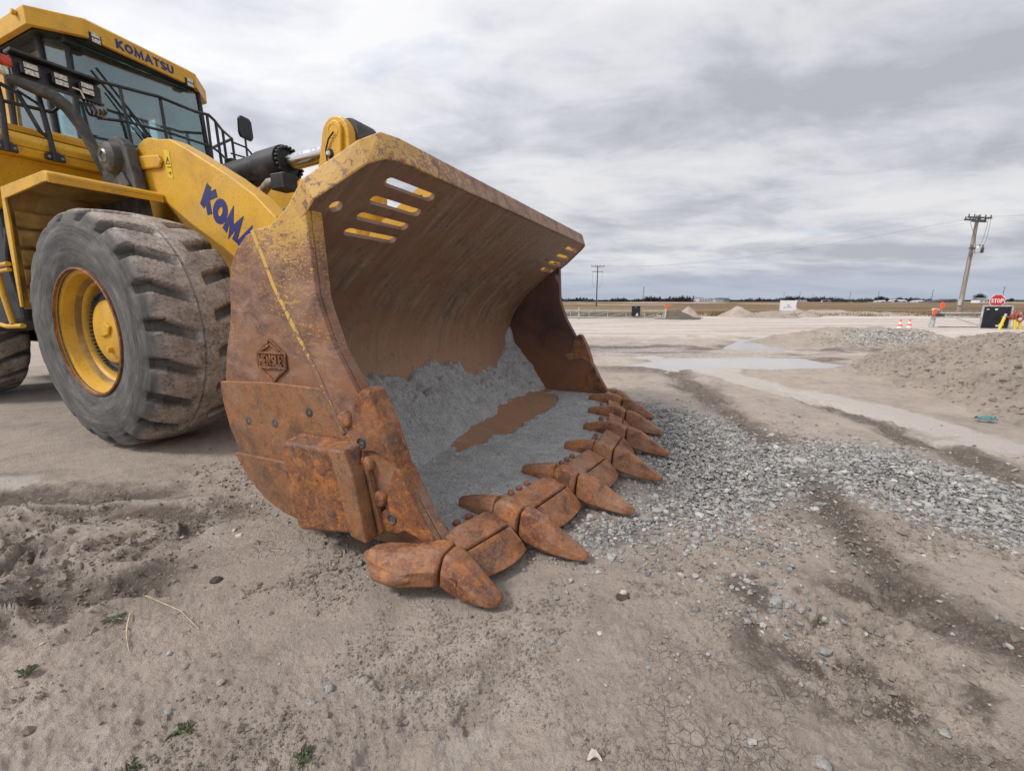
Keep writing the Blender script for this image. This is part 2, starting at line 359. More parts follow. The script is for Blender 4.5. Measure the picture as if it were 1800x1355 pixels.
def f_tyre(t, b, co):
    sep = t.new('ShaderNodeSeparateXYZ', {0: co}); r = t.math('SQRT', t.math('ADD', t.math('POWER', sep.outputs[0], 2.0), t.math('POWER', sep.outputs[2], 2.0)))
    f = t.maprange(r, 0.965, 1.015)
    th = t.math('ARCTAN2', sep.outputs[2], sep.outputs[0]); pv = t.new('ShaderNodeCombineXYZ', {0: t.math('MULTIPLY', r, 9.0), 1: t.math('MULTIPLY', t.math('SINE', th), 1.6), 2: t.math('MULTIPLY', t.math('COSINE', th), 1.6)}); side = t.ramp(t.noise(pv.outputs[0], 1.6, 9, 0.72, 0.3), [(0.28, (0.060, 0.059, 0.060)), (0.52, (0.110, 0.106, 0.102)), (0.78, (0.20, 0.19, 0.178))])
    ring = t.noise(t.new('ShaderNodeCombineXYZ', {0: t.math('MULTIPLY', r, 34.0)}).outputs[0], 1.0, 4, 0.7); side = t.mix(t.ramp(ring, [(0.5, 0.0), (0.7, 0.45)]), side, (0.17, 0.165, 0.16))
    tread = t.ramp(t.noise(co, 7.0, 9, 0.75, 0.6), [(0.30, (0.22, 0.187, 0.163)), (0.5, (0.375, 0.32, 0.28)), (0.72, (0.50, 0.44, 0.395))])
    mot = t.noise(co, 48, 5, 0.7, 0.8); tread = t.mix(t.ramp(mot, [(0.52, 0.0), (0.66, 0.55)]), tread, (0.055, 0.047, 0.042))
    blk = t.noise(scl(t, co, 1, 1, 3), 5.0, 8, 0.75, 1.2); tread = t.mix(t.ramp(blk, [(0.58, 0.0), (0.72, 0.7)]), tread, (0.040, 0.037, 0.036))
    t.set(b.inputs['Base Color'], t.mix(f, side, tread)); b.inputs['Roughness'].default_value = 0.85
    bump(t, b, t.math('ADD', mot, t.noise(co, 18, 6, 0.7)), 0.3, 0.008)
mat('tyre_rubber', f_tyre, spec=0.25)
def f_black(t, b, co):
    c = t.ramp(t.noise(co, 4, 7, 0.65, 0.5), [(0.35, (0.010, 0.011, 0.014)), (0.62, (0.028, 0.030, 0.034)), (0.8, (0.085, 0.08, 0.075))]); t.set(b.inputs['Base Color'], c)
    b.inputs['Roughness'].default_value = 0.42
mat('black_paint', f_black)
def f_darkdust(t, b, co):
    c = t.ramp(t.noise(co, 5, 8, 0.7, 0.7), [(0.3, (0.035, 0.034, 0.036)), (0.55, (0.075, 0.072, 0.070)), (0.75, (0.15, 0.14, 0.13))]); t.set(b.inputs['Base Color'], c)
    bump(t, b, t.noise(co, 30, 4), 0.2, 0.01)
mat('dusty_dark', f_darkdust, rough=0.7)
mat('chassis_dark', lambda t, b, co: t.set(b.inputs['Base Color'], t.ramp(t.noise(co, 5, 6), [(0.35, (0.008, 0.008, 0.010)), (0.75, (0.03, 0.03, 0.032))])), rough=0.6)
mat('chrome', lambda t, b, co: t.set(b.inputs['Roughness'], t.maprange(t.noise(co, 20, 4), 0.3, 0.7, 0.12, 0.3)), metal=1.0, col=(0.62, 0.62, 0.64))
mat('steel', lambda t, b, co: t.set(b.inputs['Base Color'], t.ramp(t.noise(co, 30, 5), [(0.3, (0.16, 0.14, 0.13)), (0.7, (0.36, 0.33, 0.31))])), rough=0.45, metal=0.6)
mat('galvanised', lambda t, b, co: t.set(b.inputs['Base Color'], t.ramp(t.noise(co, 6, 5), [(0.3, (0.42, 0.43, 0.43)), (0.7, (0.62, 0.62, 0.61))])), rough=0.45, metal=0.35)
mat('galvanised_green', lambda t, b, co: t.set(b.inputs['Base Color'], t.ramp(t.noise(co, 3, 5), [(0.3, (0.36, 0.40, 0.34)), (0.7, (0.52, 0.54, 0.48))])), rough=0.5)
mat('lettering_blue', lambda t, b, co: t.set(b.inputs['Base Color'], t.ramp(t.noise(co, 25, 5), [(0.3, (0.018, 0.020, 0.11)), (0.7, (0.028, 0.030, 0.16))])), rough=0.45)
mat('red_paint', lambda t, b, co: t.set(b.inputs['Base Color'], t.ramp(t.noise(co, 9, 4), [(0.3, (0.52, 0.018, 0.03)), (0.7, (0.62, 0.03, 0.04))])), rough=0.5)
mat('white_paint', lambda t, b, co: t.set(b.inputs['Base Color'], t.ramp(t.noise(co, 8, 5), [(0.3, (0.66, 0.66, 0.66)), (0.7, (0.8, 0.8, 0.8))])), rough=0.55)
mat('lens_white', lambda t, b, co: t.set(b.inputs['Base Color'], t.ramp(t.noise(co, 60, 3), [(0.35, (0.35, 0.34, 0.30)), (0.65, (0.72, 0.70, 0.62))])), rough=0.2)
mat('lens_red', lambda t, b, co: t.set(b.inputs['Base Color'], t.ramp(t.noise(co, 40, 3), [(0.35, (0.40, 0.03, 0.02)), (0.65, (0.60, 0.07, 0.03))])), rough=0.2)
mat('safety_orange', lambda t, b, co: t.set(b.inputs['Base Color'], t.ramp(t.noise(co, 8, 5), [(0.3, (0.75, 0.11, 0.03)), (0.7, (0.88, 0.16, 0.05))])), rough=0.6)
mat('warning_yellow', lambda t, b, co: t.set(b.inputs['Base Color'], t.ramp(t.noise(co, 30, 4), [(0.3, (0.66, 0.46, 0.01)), (0.7, (0.76, 0.55, 0.02))])), rough=0.45)
mat('valve_red', lambda t, b, co: t.set(b.inputs['Base Color'], t.ramp(t.noise(co, 12, 5), [(0.3, (0.25, 0.06, 0.045)), (0.7, (0.42, 0.12, 0.09))])), rough=0.7)
mat('pole_wood', lambda t, b, co: t.set(b.inputs['Base Color'], t.ramp(t.noise(scl(t, co, 9, 9, 0.6), 1.0, 6), [(0.3, (0.17, 0.14, 0.12)), (0.7, (0.34, 0.30, 0.27))])), rough=0.85)
mat('pole_dark', lambda t, b, co: t.set(b.inputs['Base Color'], t.ramp(t.noise(scl(t, co, 9, 9, 0.6), 1.0, 6), [(0.3, (0.06, 0.06, 0.065)), (0.7, (0.12, 0.12, 0.125))])), rough=0.85)
mat('lumber', lambda t, b, co: t.set(b.inputs['Base Color'], t.ramp(t.noise(scl(t, co, 2, 2, 12), 2.0, 6), [(0.3, (0.34, 0.29, 0.23)), (0.7, (0.52, 0.46, 0.38))])), rough=0.85)
mat('seat_fabric', lambda t, b, co: t.set(b.inputs['Base Color'], t.ramp(t.noise(co, 60, 3), [(0.3, (0.02, 0.02, 0.022)), (0.7, (0.05, 0.05, 0.055))])), rough=0.9)
mat('cab_trim', lambda t, b, co: t.set(b.inputs['Base Color'], t.ramp(t.noise(co, 10, 4), [(0.3, (0.03, 0.033, 0.036)), (0.7, (0.07, 0.075, 0.08))])), rough=0.7)
mat('hose_grey', lambda t, b, co: t.set(b.inputs['Base Color'], t.ramp(t.noise(co, 25, 6), [(0.3, (0.16, 0.145, 0.13)), (0.7, (0.36, 0.33, 0.30))])), rough=0.7)
def glass(name, tint, refl):
    m = bpy.data.materials.new(name); m.use_nodes = True; t = NT(m.node_tree); t.n.clear()
    tr = t.new('ShaderNodeBsdfTransparent'); tr.inputs[0].default_value = (*tint, 1)
    gl = t.new('ShaderNodeBsdfGlossy', {'Roughness': 0.03}); gl.inputs[0].default_value = (0.80, 0.9, 0.93, 1)
    co = t.new('ShaderNodeTexCoord').outputs['Object']; du = t.new('ShaderNodeBsdfDiffuse'); du.inputs[0].default_value = (0.42, 0.40, 0.37, 1)
    fr = t.math('ADD', t.math('MULTIPLY', t.new('ShaderNodeFresnel', {'IOR': 1.5}).outputs[0], 1.0), refl, clamp=True)
    mx = t.new('ShaderNodeMixShader', {0: fr, 1: tr.outputs[0], 2: gl.outputs[0]})
    mx2 = t.new('ShaderNodeMixShader', {0: t.ramp(t.noise(co, 2.0, 6, 0.6), [(0.35, 0.02), (0.75, 0.16)]), 1: mx.outputs[0], 2: du.outputs[0]})
    o = t.new('ShaderNodeOutputMaterial'); t.l.new(mx2.outputs[0], o.inputs[0]); MATS[name] = m; return m
glass('cab_glass', (0.62, 0.82, 0.82), 0.17)
def f_blackboard(t, b, co): t.set(b.inputs['Base Color'], t.ramp(t.noise(co, 3, 5), [(0.35, (0.006, 0.007, 0.010)), (0.7, (0.016, 0.018, 0.024))]))
mat('black_board', f_blackboard, rough=0.6)

# ground: tan mud, dark over damp mud, ridge hollows, foot marks and round the bucket, pale where limestone dust dried on it
def ground_shader(t, b, tan, dark, pale, use_attr=True):
    geo = t.new('ShaderNodeNewGeometry'); P = geo.outputs['Position']
    def at(n): return t.new('ShaderNodeAttribute', attribute_name=n).outputs['Fac']
    n1 = t.noise(P, 1.3, 8, 0.62, 0.6); n2 = t.noise(P, 9, 8, 0.66, 0.4); n3 = t.noise(P, 60, 6, 0.7); n4 = t.noise(P, 260, 3, 0.6)
    c = t.ramp(t.math('ADD', t.math('MULTIPLY', n1, 0.55), t.math('MULTIPLY', n2, 0.45)), [(0.28, tuple(0.68*x for x in tan)), (0.5, tan), (0.72, tuple(1.22*x for x in tan))])
    h = t.math('ADD', t.math('MULTIPLY', n3, 0.6), t.math('MULTIPLY', n4, 0.3))
    if use_attr:
        wv = t.math('ADD', at('wet_dark'), t.math('MULTIPLY', t.math('SUBTRACT', t.math('ADD', t.math('MULTIPLY', n2, .6), t.math('MULTIPLY', t.noise(P, 28, 6, .7), .4)), 0.5), 1.5)); c = t.mix(t.maprange(wv, 0.30, 1.0), c, dark)
        gv = t.math('ADD', at('grit'), t.math('SUBTRACT', n2, 0.5)); c = t.mix(t.maprange(gv, 0.35, 0.8, 0.0, 0.8), c, (0.205, 0.198, 0.190))
        pv = t.math('ADD', at('pale'), t.math('MULTIPLY', t.math('SUBTRACT', n2, 0.5), 0.8)); c = t.mix(t.maprange(pv, 0.3, 0.85), c, pale)
        rough = t.maprange(at('wet_dark'), 0.0, 1.0, 0.9, 0.62); t.set(b.inputs['Roughness'], rough)
    c = t.mix(t.ramp(n3, [(0.56, 0.0), (0.74, 0.4)]), c, tuple(1.4*x for x in tan)); c = t.mix(t.ramp(n3, [(0.26, 0.5), (0.40, 0.0)]), c, tuple(0.6*x for x in tan)); c = t.mix(t.ramp(n4, [(0.28, 0.5), (0.40, 0.0)]), c, tuple(0.5*x for x in tan))
    if use_attr:
        Pd = t.vmath('ADD', P, t.vmath('MULTIPLY', t.new('ShaderNodeTexNoise', {'Vector': P, 'Scale': 14.0, 'Detail': 3.0}).outputs[1], (0.05, 0.05, 0.05)))
        vo = t.new('ShaderNodeTexVoronoi', {'Vector': Pd, 'Scale': 26.0}, feature='DISTANCE_TO_EDGE'); vo2 = t.new('ShaderNodeTexVoronoi', {'Vector': Pd, 'Scale': 10.0}, feature='DISTANCE_TO_EDGE')
        ck = t.math('MINIMUM', t.maprange(vo.outputs[0], 0.0, 0.035), t.maprange(vo2.outputs[0], 0.0, 0.028))
        ca = t.math('MULTIPLY', t.math('MULTIPLY', at('crack'), 0.55), t.ramp(t.noise(P, 4.5, 5, 0.65), [(0.44, 0.0), (0.62, 1.0)])); cf = t.math('MULTIPLY', t.math('SUBTRACT', 1.0, ck), ca)
        c = t.mix(t.math('MULTIPLY', cf, 0.8), c, tuple(0.38*x for x in tan)); h = t.math('SUBTRACT', h, t.math('MULTIPLY', cf, 0.9))  # crack lines darkened in colour for the shade inside them
    t.set(b.inputs['Base Color'], c); bump(t, b, h, 0.9, 0.030)
TAN, DARK, PALE = (0.490, 0.410, 0.348), (0.160, 0.127, 0.102), (0.62, 0.555, 0.50)
mat('mud', lambda t, b, co: ground_shader(t, b, TAN, DARK, PALE), rough=0.9, spec=0.3)
def f_mound(t, b, co):
    ground_shader(t, b, (0.410, 0.345, 0.290), DARK, PALE, False)
mat('mound_soil', f_mound, rough=0.95, spec=0.2)
mat('dark_soil', lambda t, b, co: ground_shader(t, b, (0.14, 0.118, 0.10), DARK, PALE, False), rough=0.95, spec=0.2)
mat('pale_soil', lambda t, b, co: ground_shader(t, b, (0.36, 0.30, 0.25), DARK, PALE, False), rough=0.95, spec=0.2)
def f_stone(t, b, co):
    oi = t.new('ShaderNodeAttribute', attribute_name='tone').outputs['Fac']
    c = t.ramp(oi, [(0.0, (0.12, 0.118, 0.118)), (0.3, (0.25, 0.245, 0.24)), (0.65, (0.40, 0.39, 0.375)), (1.0, (0.60, 0.575, 0.535))])
    P = t.new('ShaderNodeNewGeometry').outputs['Position']; n = t.noise(P, 45, 5, 0.7); c = t.mix(t.ramp(n, [(0.4, 0.0), (0.7, 0.5)]), c, (0.42, 0.385, 0.345))
    t.set(b.inputs['Base Color'], c); bump(t, b, t.noise(P, 150, 4, 0.7), 0.3, 0.004)
mat('limestone', f_stone, rough=0.85, spec=0.3)
def f_fines(t, b, co):        # crushed stone fines left in the bucket
    n = t.noise(co, 8, 8, 0.7, 0.5); g = t.noise(co, 110, 5, 0.75); g2 = t.noise(co, 300, 2, 0.6)
    c = t.ramp(n, [(0.35, (0.40, 0.398, 0.39)), (0.65, (0.55, 0.547, 0.535))])
    c = t.mix(t.ramp(g, [(0.36, 0.75), (0.5, 0.0)]), c, (0.055, 0.054, 0.056)); c = t.mix(t.ramp(g2, [(0.58, 0.0), (0.68, 0.65)]), c, (0.55, 0.54, 0.52))
    t.set(b.inputs['Base Color'], c); bump(t, b, t.math('ADD', g, t.math('MULTIPLY', g2, 0.5)), 0.8, 0.012)
mat('stone_fines', f_fines, rough=0.95, spec=0.2)
def f_water(t, b, co):
    b.inputs['Base Color'].default_value = (0.40, 0.36, 0.33, 1); b.inputs['Roughness'].default_value = 0.06; b.inputs['Specular IOR Level'].default_value = 0.6
    P = t.new('ShaderNodeNewGeometry').outputs['Position']; bump(t, b, t.noise(P, 2.0, 3), 0.03, 0.01)
mat('muddy_water', f_water)
def f_road(t, b, co):
    P = t.new('ShaderNodeNewGeometry').outputs['Position']; n = t.noise(scl(t, P, 0.14, 1.1, 1), 1.0, 8, 0.62, 0.5); m = t.noise(P, 2.6, 7, 0.65)
    c = t.ramp(t.math('ADD', t.math('MULTIPLY', n, 0.7), t.math('MULTIPLY', m, 0.3)), [(0.34, (0.36, 0.305, 0.26)), (0.5, (0.50, 0.435, 0.385)), (0.68, (0.60, 0.54, 0.49))])
    t.set(b.inputs['Base Color'], c); bump(t, b, m, 0.3, 0.02)
mat('limestone_road', f_road, rough=0.9, spec=0.2)
def f_field(t, b, co):
    P = t.new('ShaderNodeNewGeometry').outputs['Position']; n = t.noise(scl(t, P, 0.02, 0.09, 1), 1.0, 8, 0.65, 0.3); m = t.noise(scl(t, P, 0.5, 1.2, 1), 1.0, 5, 0.7)
    c = t.ramp(t.math('ADD', t.math('MULTIPLY', n, 0.65), t.math('MULTIPLY', m, 0.35)), [(0.36, (0.125, 0.085, 0.053)), (0.5, (0.185, 0.126, 0.077)), (0.62, (0.29, 0.205, 0.118))])
    t.set(b.inputs['Base Color'], c)
mat('stubble', f_field, rough=1.0, spec=0.1)
def f_grass(t, b, co):
    oi = t.new('ShaderNodeAttribute', attribute_name='tone').outputs['Fac']
    t.set(b.inputs['Base Color'], t.ramp(oi, [(0, (0.15, 0.105, 0.062)), (0.6, (0.25, 0.18, 0.10)), (1, (0.36, 0.27, 0.16))]))
mat('dry_grass', f_grass, rough=0.95, spec=0.1)
mat('green_leaf', lambda t, b, co: t.set(b.inputs['Base Color'], t.ramp(t.noise(co, 40, 3), [(0.3, (0.11, 0.135, 0.07)), (0.7, (0.21, 0.225, 0.13))])), rough=0.7)
mat('straw', lambda t, b, co: t.set(b.inputs['Base Color'], t.ramp(t.noise(co, 40, 3), [(0.3, (0.40, 0.32, 0.22)), (0.7, (0.56, 0.47, 0.34))])), rough=0.85)
mat('hazy_twigs', lambda t, b, co: t.set(b.inputs['Base Color'], t.ramp(t.noise(co, 0.2, 4), [(0.3, (0.082, 0.084, 0.098)), (0.7, (0.135, 0.132, 0.142))])), rough=1.0, spec=0.05)  # distance haze mixed into the twig colour: lighter and bluer
mat('factory_white', lambda t, b, co: t.set(b.inputs['Base Color'], t.ramp(t.noise(co, 0.2, 3), [(0.3, (0.42, 0.45, 0.50)), (0.7, (0.52, 0.55, 0.6))])), rough=0.8)
mat('factory_grey', lambda t, b, co: t.set(b.inputs['Base Color'], t.ramp(t.noise(co, 0.2, 3), [(0.3, (0.16, 0.18, 0.22)), (0.7, (0.21, 0.23, 0.27))])), rough=0.8)
mat('far_window', lambda t, b, co: t.set(b.inputs['Base Color'], t.ramp(t.noise(co, 0.5, 3), [(0.3, (0.08, 0.09, 0.11)), (0.7, (0.11, 0.12, 0.15))])), rough=0.4)
mat('teal_cloth', lambda t, b, co: t.set(b.inputs['Base Color'], t.ramp(t.noise(co, 20, 4), [(0.3, (0.06, 0.15, 0.16)), (0.7, (0.13, 0.27, 0.28))])), rough=0.9)
def f_ps(t, b, co):
    t.set(b.inputs['Base Color'], t.ramp(t.noise(co, 1.5, 7, 0.7), [(0.3, (0.22, 0.205, 0.19)), (0.7, (0.42, 0.395, 0.365))])); bump(t, b, t.noise(co, 4, 5), 0.4, 0.05)
mat('pale_stone', f_ps, rough=0.9, spec=0.2)
mat('bone_scrap', lambda t, b, co: t.set(b.inputs['Base Color'], t.ramp(t.noise(co, 20, 4), [(0.3, (0.42, 0.34, 0.29)), (0.7, (0.6, 0.52, 0.46))])), rough=0.85)
M = MATS

# ------------------------------------------------------------------ ground
GRAV_A = [(1.72,5.22),(2.20,4.68),(2.33,3.88),(2.86,3.80),(2.15,2.91),(1.62,2.56),(1.32,2.28),(0.92,2.24),(0.49,2.10),(0.22,2.12),(0.72,2.48),(1.04,2.91),(1.02,3.64)]
GRAV_B = [(2.80,3.95),(3.43,3.50),(3.59,2.79),(3.9,2.4),(3.6,1.95),(2.88,1.95),(2.83,2.14),(2.58,2.41),(2.37,2.77),(2.10,2.95)]
SCAT_1 = [(0.31,2.10),(1.43,2.48),(2.21,2.81),(1.83,2.16),(1.82,1.85),(1.35,1.46),(1.06,1.30),(0.95,1.43),(0.70,1.66),(0.40,1.95)]
MUD_L = [(-5.03,3.24),(-3.34,3.06),(-2.36,2.91),(-1.74,2.64),(-1.50,2.16),(-1.52,1.80),(-1.75,1.60),(-1.99,1.43),(-2.56,1.30),(-3.8,1.3),(-6,2)]
PALE_L = [(-4.27,3.05),(-3.65,3.12),(-3.35,2.98),(-3.61,2.78),(-4.2,2.76)]
TRK_R = [(2.26,3.05),(1.96,2.16),(1.85,1.77),(1.89,1.55),(2.00,1.30)]
CHURN_R = [(1.30,1.70),(1.78,1.84),(1.92,1.59),(1.60,1.30),(1.23,1.14),(1.05,1.16),(1.08,1.40)]
RUT_M = [(3.3,9.0),(3.09,8.18),(2.73,6.07),(2.58,4.81),(2.43,3.96)]
RUT_N = [(4.14,6.07),(3.97,4.35),(3.93,3.50),(3.81,2.81)]
PALE_S = [(3.3,10.0),(3.86,8.18),(3.90,6.73),(4.24,5.63),(4.50,4.45),(4.62,3.57),(4.9,2.4)]
PUD_1 = [(2.71,8.95),(3.71,9.75),(5.46,10.1),(6.69,9.97),(6.93,9.12),(6.22,8.6),(4.84,8.6),(3.20,8.5)]
PUD_2 = [(6.6,12.2),(7.6,13.4),(9.35,15.4),(12.59,16.9),(11.64,15.0),(8.6,12.6)]
CRACK_1 = [(0.60,1.62),(1.10,1.62),(1.14,1.30),(0.90,0.85),(0.22,0.85),(0.34,1.26)]
CRACK_2 = [(-1.75,2.45),(-1.26,2.36),(-0.70,1.99),(-0.80,1.62),(-1.32,1.78)]
DRY_L = [(-1.92,1.42),(-1.55,1.46),(-1.05,1.28),(-0.7,1.0),(-0.9,0.6),(-1.9,0.9)]
FOOT = [(-0.45,1.28),(-0.26,1.30),(-0.11,1.36),(0.0,1.45)]
FOOT_2 = [(-0.17,1.15),(-0.08,1.25),(-0.04,1.33)]
LOADER_O = (0.736, 3.392)

def puddle_depth(x, y):
    w = (fbm(x*0.5, y*1.3, 1.0, 4, 61)-0.5)*1.1
    return np.maximum(pdist(x, y, PUD_1)+w*0.16+0.20, pdist(x, y, PUD_2)+w*1.4+0.6)
def mud_ridge(x, y):
    a = math.radians(18); u = x*math.cos(a)+y*math.sin(a); v = -x*math.sin(a)+y*math.cos(a); wv = (fbm(x, y, 2.2, 3, 21)-0.5)*0.6
    return ridged(u*0.45, v*1.7+wv*2, 2.0, 4, 5), u, v
def ground_z(x, y):
    r = np.hypot(x, y); near = 1-sst(9, 30, r); fine = 1-sst(3.0, 9, r)
    z = (fbm(x, y, 0.35, 3, 1)-0.5)*0.07*near + (fbm(x, y, 1.6, 4, 2)-0.5)*0.035*near + (fbm(x, y, 7.0, 4, 3, 0.6)-0.5)*0.034*fine + (fbm(x, y, 28., 4, 4, 0.68)-0.5)*0.034*fine*(0.35+1.1*fbm(x, y, 1.1, 3, 8))
    # smooth compacted area under and around the bucket
    fl = sst(1.5, 0.2, np.hypot((x+0.5)/1.1, (y-2.5)/1.2)); z = z*(1-0.75*fl)
    # churned mud, left: ridges drawn out along the wheel track
    d = pdist(x, y, MUD_L); m = sst(-0.12, 0.25, d+(fbm(x, y, 3, 3, 9)-0.5)*0.5)
    rg, u, v = mud_ridge(x, y); z = z+m*((rg-0.62)*0.44+(fbm(u*.45, v*2.0, 5, 4, 6, 0.55)-0.5)*0.09)
    # tyre tracks and churned patches, right
    t = sst(0.22, 0.05, ldist(x, y, TRK_R)+(fbm(x, y, 6, 3, 31)-0.5)*0.12); z = z+t*(-0.018+(fbm(x*1.5, y, 12, 5, 32, 0.65)-0.5)*0.09)
    c = sst(-0.12, 0.15, pdist(x, y, CHURN_R)+(fbm(x, y, 5, 3, 33)-0.5)*0.35); z = z+c*((ridged(x*1.3-y*.5, y*1.1+x*.4, 3.6, 4, 34)-0.65)*0.15+(fbm(x, y, 12, 5, 35, 0.65)-0.5)*0.085-0.010)
    rm = np.minimum(ldist(x, y, RUT_M), ldist(x, y, RUT_N)); t = sst(0.45, 0.1, rm+(fbm(x, y, 2.5, 3, 36)-0.5)*0.3)
    z = z+t*(-0.03+(fbm(x*1.3, y*0.5, 5, 5, 37, 0.65)-0.5)*0.17)
    # mid-distance churned yard
    b = sst(5.5, 7.5, y)*(1-sst(13, 18, y))*sst(0.0, 2.0, x); z = z+b*(fbm(x*0.5, y*1.6, 1.3, 6, 41, 0.62)-0.5)*0.16
    # foot and tread marks in the foreground
    f = sst(0.050, 0.020, np.minimum(ldist(x, y, FOOT), ldist(x, y, FOOT_2))+(fbm(x, y, 16, 4, 51, .6)-0.5)*0.09); z = z-f*0.030
    f2 = sst(0.10, 0.0, np.abs(pdist(x, y, [(-0.40,1.02),(-0.18,1.22),(-0.05,1.20),(0.02,1.08),(-0.2,0.96)]))+(fbm(x, y, 12, 3, 52)-0.5)*0.16); z = z-f2*0.026*fine
    pm = sst(-0.35, 0.25, puddle_depth(x, y)); z = z*(1-0.88*pm) - 0.055*pm
    # firm and flat where the machine stands
    lx = (x-LOADER_O[0])*0.9107-(y-LOADER_O[1])*0.4131; ly = (x-LOADER_O[0])*0.4131+(y-LOADER_O[1])*0.9107
    pad = sst(0.45, 0.0, np.maximum(np.abs(ly)-2.15, np.maximum(lx-0.15, -lx-10.5))); z = z*(1-pad)+pad*np.minimum(z*0.35, 0.012)
    return z-0.004
def gz(x, y): return float(ground_z(np.array([x]), np.array([y]))[0])

def build_ground():
    th = np.concatenate([np.radians(np.linspace(-62, 62, 880)), np.radians(np.linspace(66, 294, 50))])
    r = np.concatenate([np.geomspace(0.30, 14, 640), np.geomspace(14.4, 6000, 110)])
    T, Rr = np.meshgrid(th, r); x = Rr*np.sin(T); y = Rr*np.cos(T); x, y = x.ravel(), y.ravel(); z = ground_z(x, y)
    V = np.stack([x, y, z], 1); F = grid_faces(len(r), len(th), True)[:, ::-1]
    n0 = len(V); V = np.concatenate([V, [[0, 0, gz(0, 0.3)]]]); x = np.append(x, 0); y = np.append(y, 0)
    nz = fbm(x, y, 2.0, 4, 71)-0.5
    wet_dark = 0.86*sst(-0.30, 0.30, pdist(x, y, MUD_L)+nz*0.6)
    rg, _, _ = mud_ridge(x, y); wet_dark = wet_dark*(1.25-0.9*sst(.50, .80, rg)); pale0 = 0.55*sst(-.1, .3, pdist(x, y, MUD_L))*sst(.70, .86, rg)  # hollows between the ridges coloured darker, crests paler
    wet_dark = np.maximum(wet_dark, 1.0*sst(0.36, 0.02, ldist(x, y, TRK_R)+nz*0.2)); wet_dark = np.maximum(wet_dark, 1.0*sst(-0.28, 0.20, pdist(x, y, CHURN_R)+nz*0.9)*sst(.34, .56, fbm(x, y, 5.5, 4, 76, .6)))
    wet_dark = np.maximum(wet_dark, 0.95*sst(0.50, 0.05, np.minimum(ldist(x, y, RUT_M), ldist(x, y, RUT_N))+nz*0.4))
    wet_dark = np.maximum(wet_dark, 0.5*sst(0.10, 0.0, np.minimum(ldist(x, y, FOOT), ldist(x, y, FOOT_2))))  # foot marks darker inside
    yard = sst(7.0, 8.5, y)*(1-sst(13, 18, y))*sst(0.5, 2.5, x); wet_dark = np.maximum(wet_dark, yard*sst(0.40, 0.55, fbm(x*0.35, y*1.5, 0.9, 5, 72))*0.95)
    wet_dark = np.maximum(wet_dark, 0.6*sst(-0.5, 0.0, puddle_depth(x, y)))
    wet_dark = np.maximum(wet_dark, 0.28*sst(1.6, 0.5, np.hypot((x+0.3)/1.2, (y-2.4)/1.1)))  # slightly darker patch under and around the bucket
    pale = 0.9*sst(-0.1, 0.15, pdist(x, y, PALE_L)+nz*0.4)
    pale = np.maximum(pale, 1.15*sst(0.50, 0.18, ldist(x, y, PALE_S)+nz*0.5)); pale = np.maximum(pale, 0.45*sst(-0.2, 0.3, pdist(x, y, DRY_L)+nz*0.5))
    pale = np.maximum(pale, yard*sst(0.60, 0.40, fbm(x*0.3, y*1.5, 0.9, 4, 73))*0.6); pale = np.maximum(pale, sst(14.5, 17, y+nz*5)*0.9)
    pale = np.maximum(pale, m_l(x, y, nz)*0.6)
    pale = np.maximum(pale, 0.5*sst(0.12, 0.02, np.abs(np.minimum(ldist(x, y, FOOT), ldist(x, y, FOOT_2))-0.09)+(fbm(x, y, 12, 3, 74)-0.4)*0.15))
    pale = np.maximum(pale, pale0)
    crack = np.maximum(sst(-0.1, 0.12, pdist(x, y, CRACK_1)+nz*0.3), sst(-0.1, 0.15, pdist(x, y, CRACK_2)+nz*0.3))
    Q = F; fan = np.array([[n0, b, a, a] for a, b in zip(range(len(th)), list(range(1, len(th)))+[0])])
    o = np_mesh('ground', V, Q, M['mud'], attrs={'wet_dark': wet_dark, 'pale': pale, 'crack': crack, 'grit': sst(-0.05, 0.15, np.maximum(pdist(x, y, GRAV_A), pdist(x, y, GRAV_B))+nz*0.4)}); tag(o, kind='structure')
def m_l(x, y, nz):
    return sst(-0.1, 0.25, pdist(x, y, MUD_L))*sst(0.56, 0.68, fbm(x*0.8, y*1.7, 1.6, 4, 75))
build_ground()
def sheet(name, poly, z, m, kind='structure'):
    me = bpy.data.meshes.new(name); me.from_pydata([(x, y, z) for x, y in poly], [], [tuple(range(len(poly)))]); me.update()
    bm = bmesh.new(); bm.from_mesh(me); bmesh.ops.triangulate(bm, faces=bm.faces); bmesh.ops.recalc_face_normals(bm, faces=bm.faces)
    if bm.faces[0].normal.z < 0: bmesh.ops.reverse_faces(bm, faces=bm.faces)
    bm.to_mesh(me); bm.free(); return tag(link_mesh(name, me, m), kind=kind)
def grow(poly, d):
    c = np.mean(poly, 0); return [tuple(c+(np.array(p)-c)*(1+d/np.linalg.norm(np.array(p)-c))) for p in poly]
sheet('puddle', grow(PUD_1, 1.0), -0.036, M['muddy_water']); sheet('puddle', grow(PUD_2, 1.3), -0.036, M['muddy_water'])
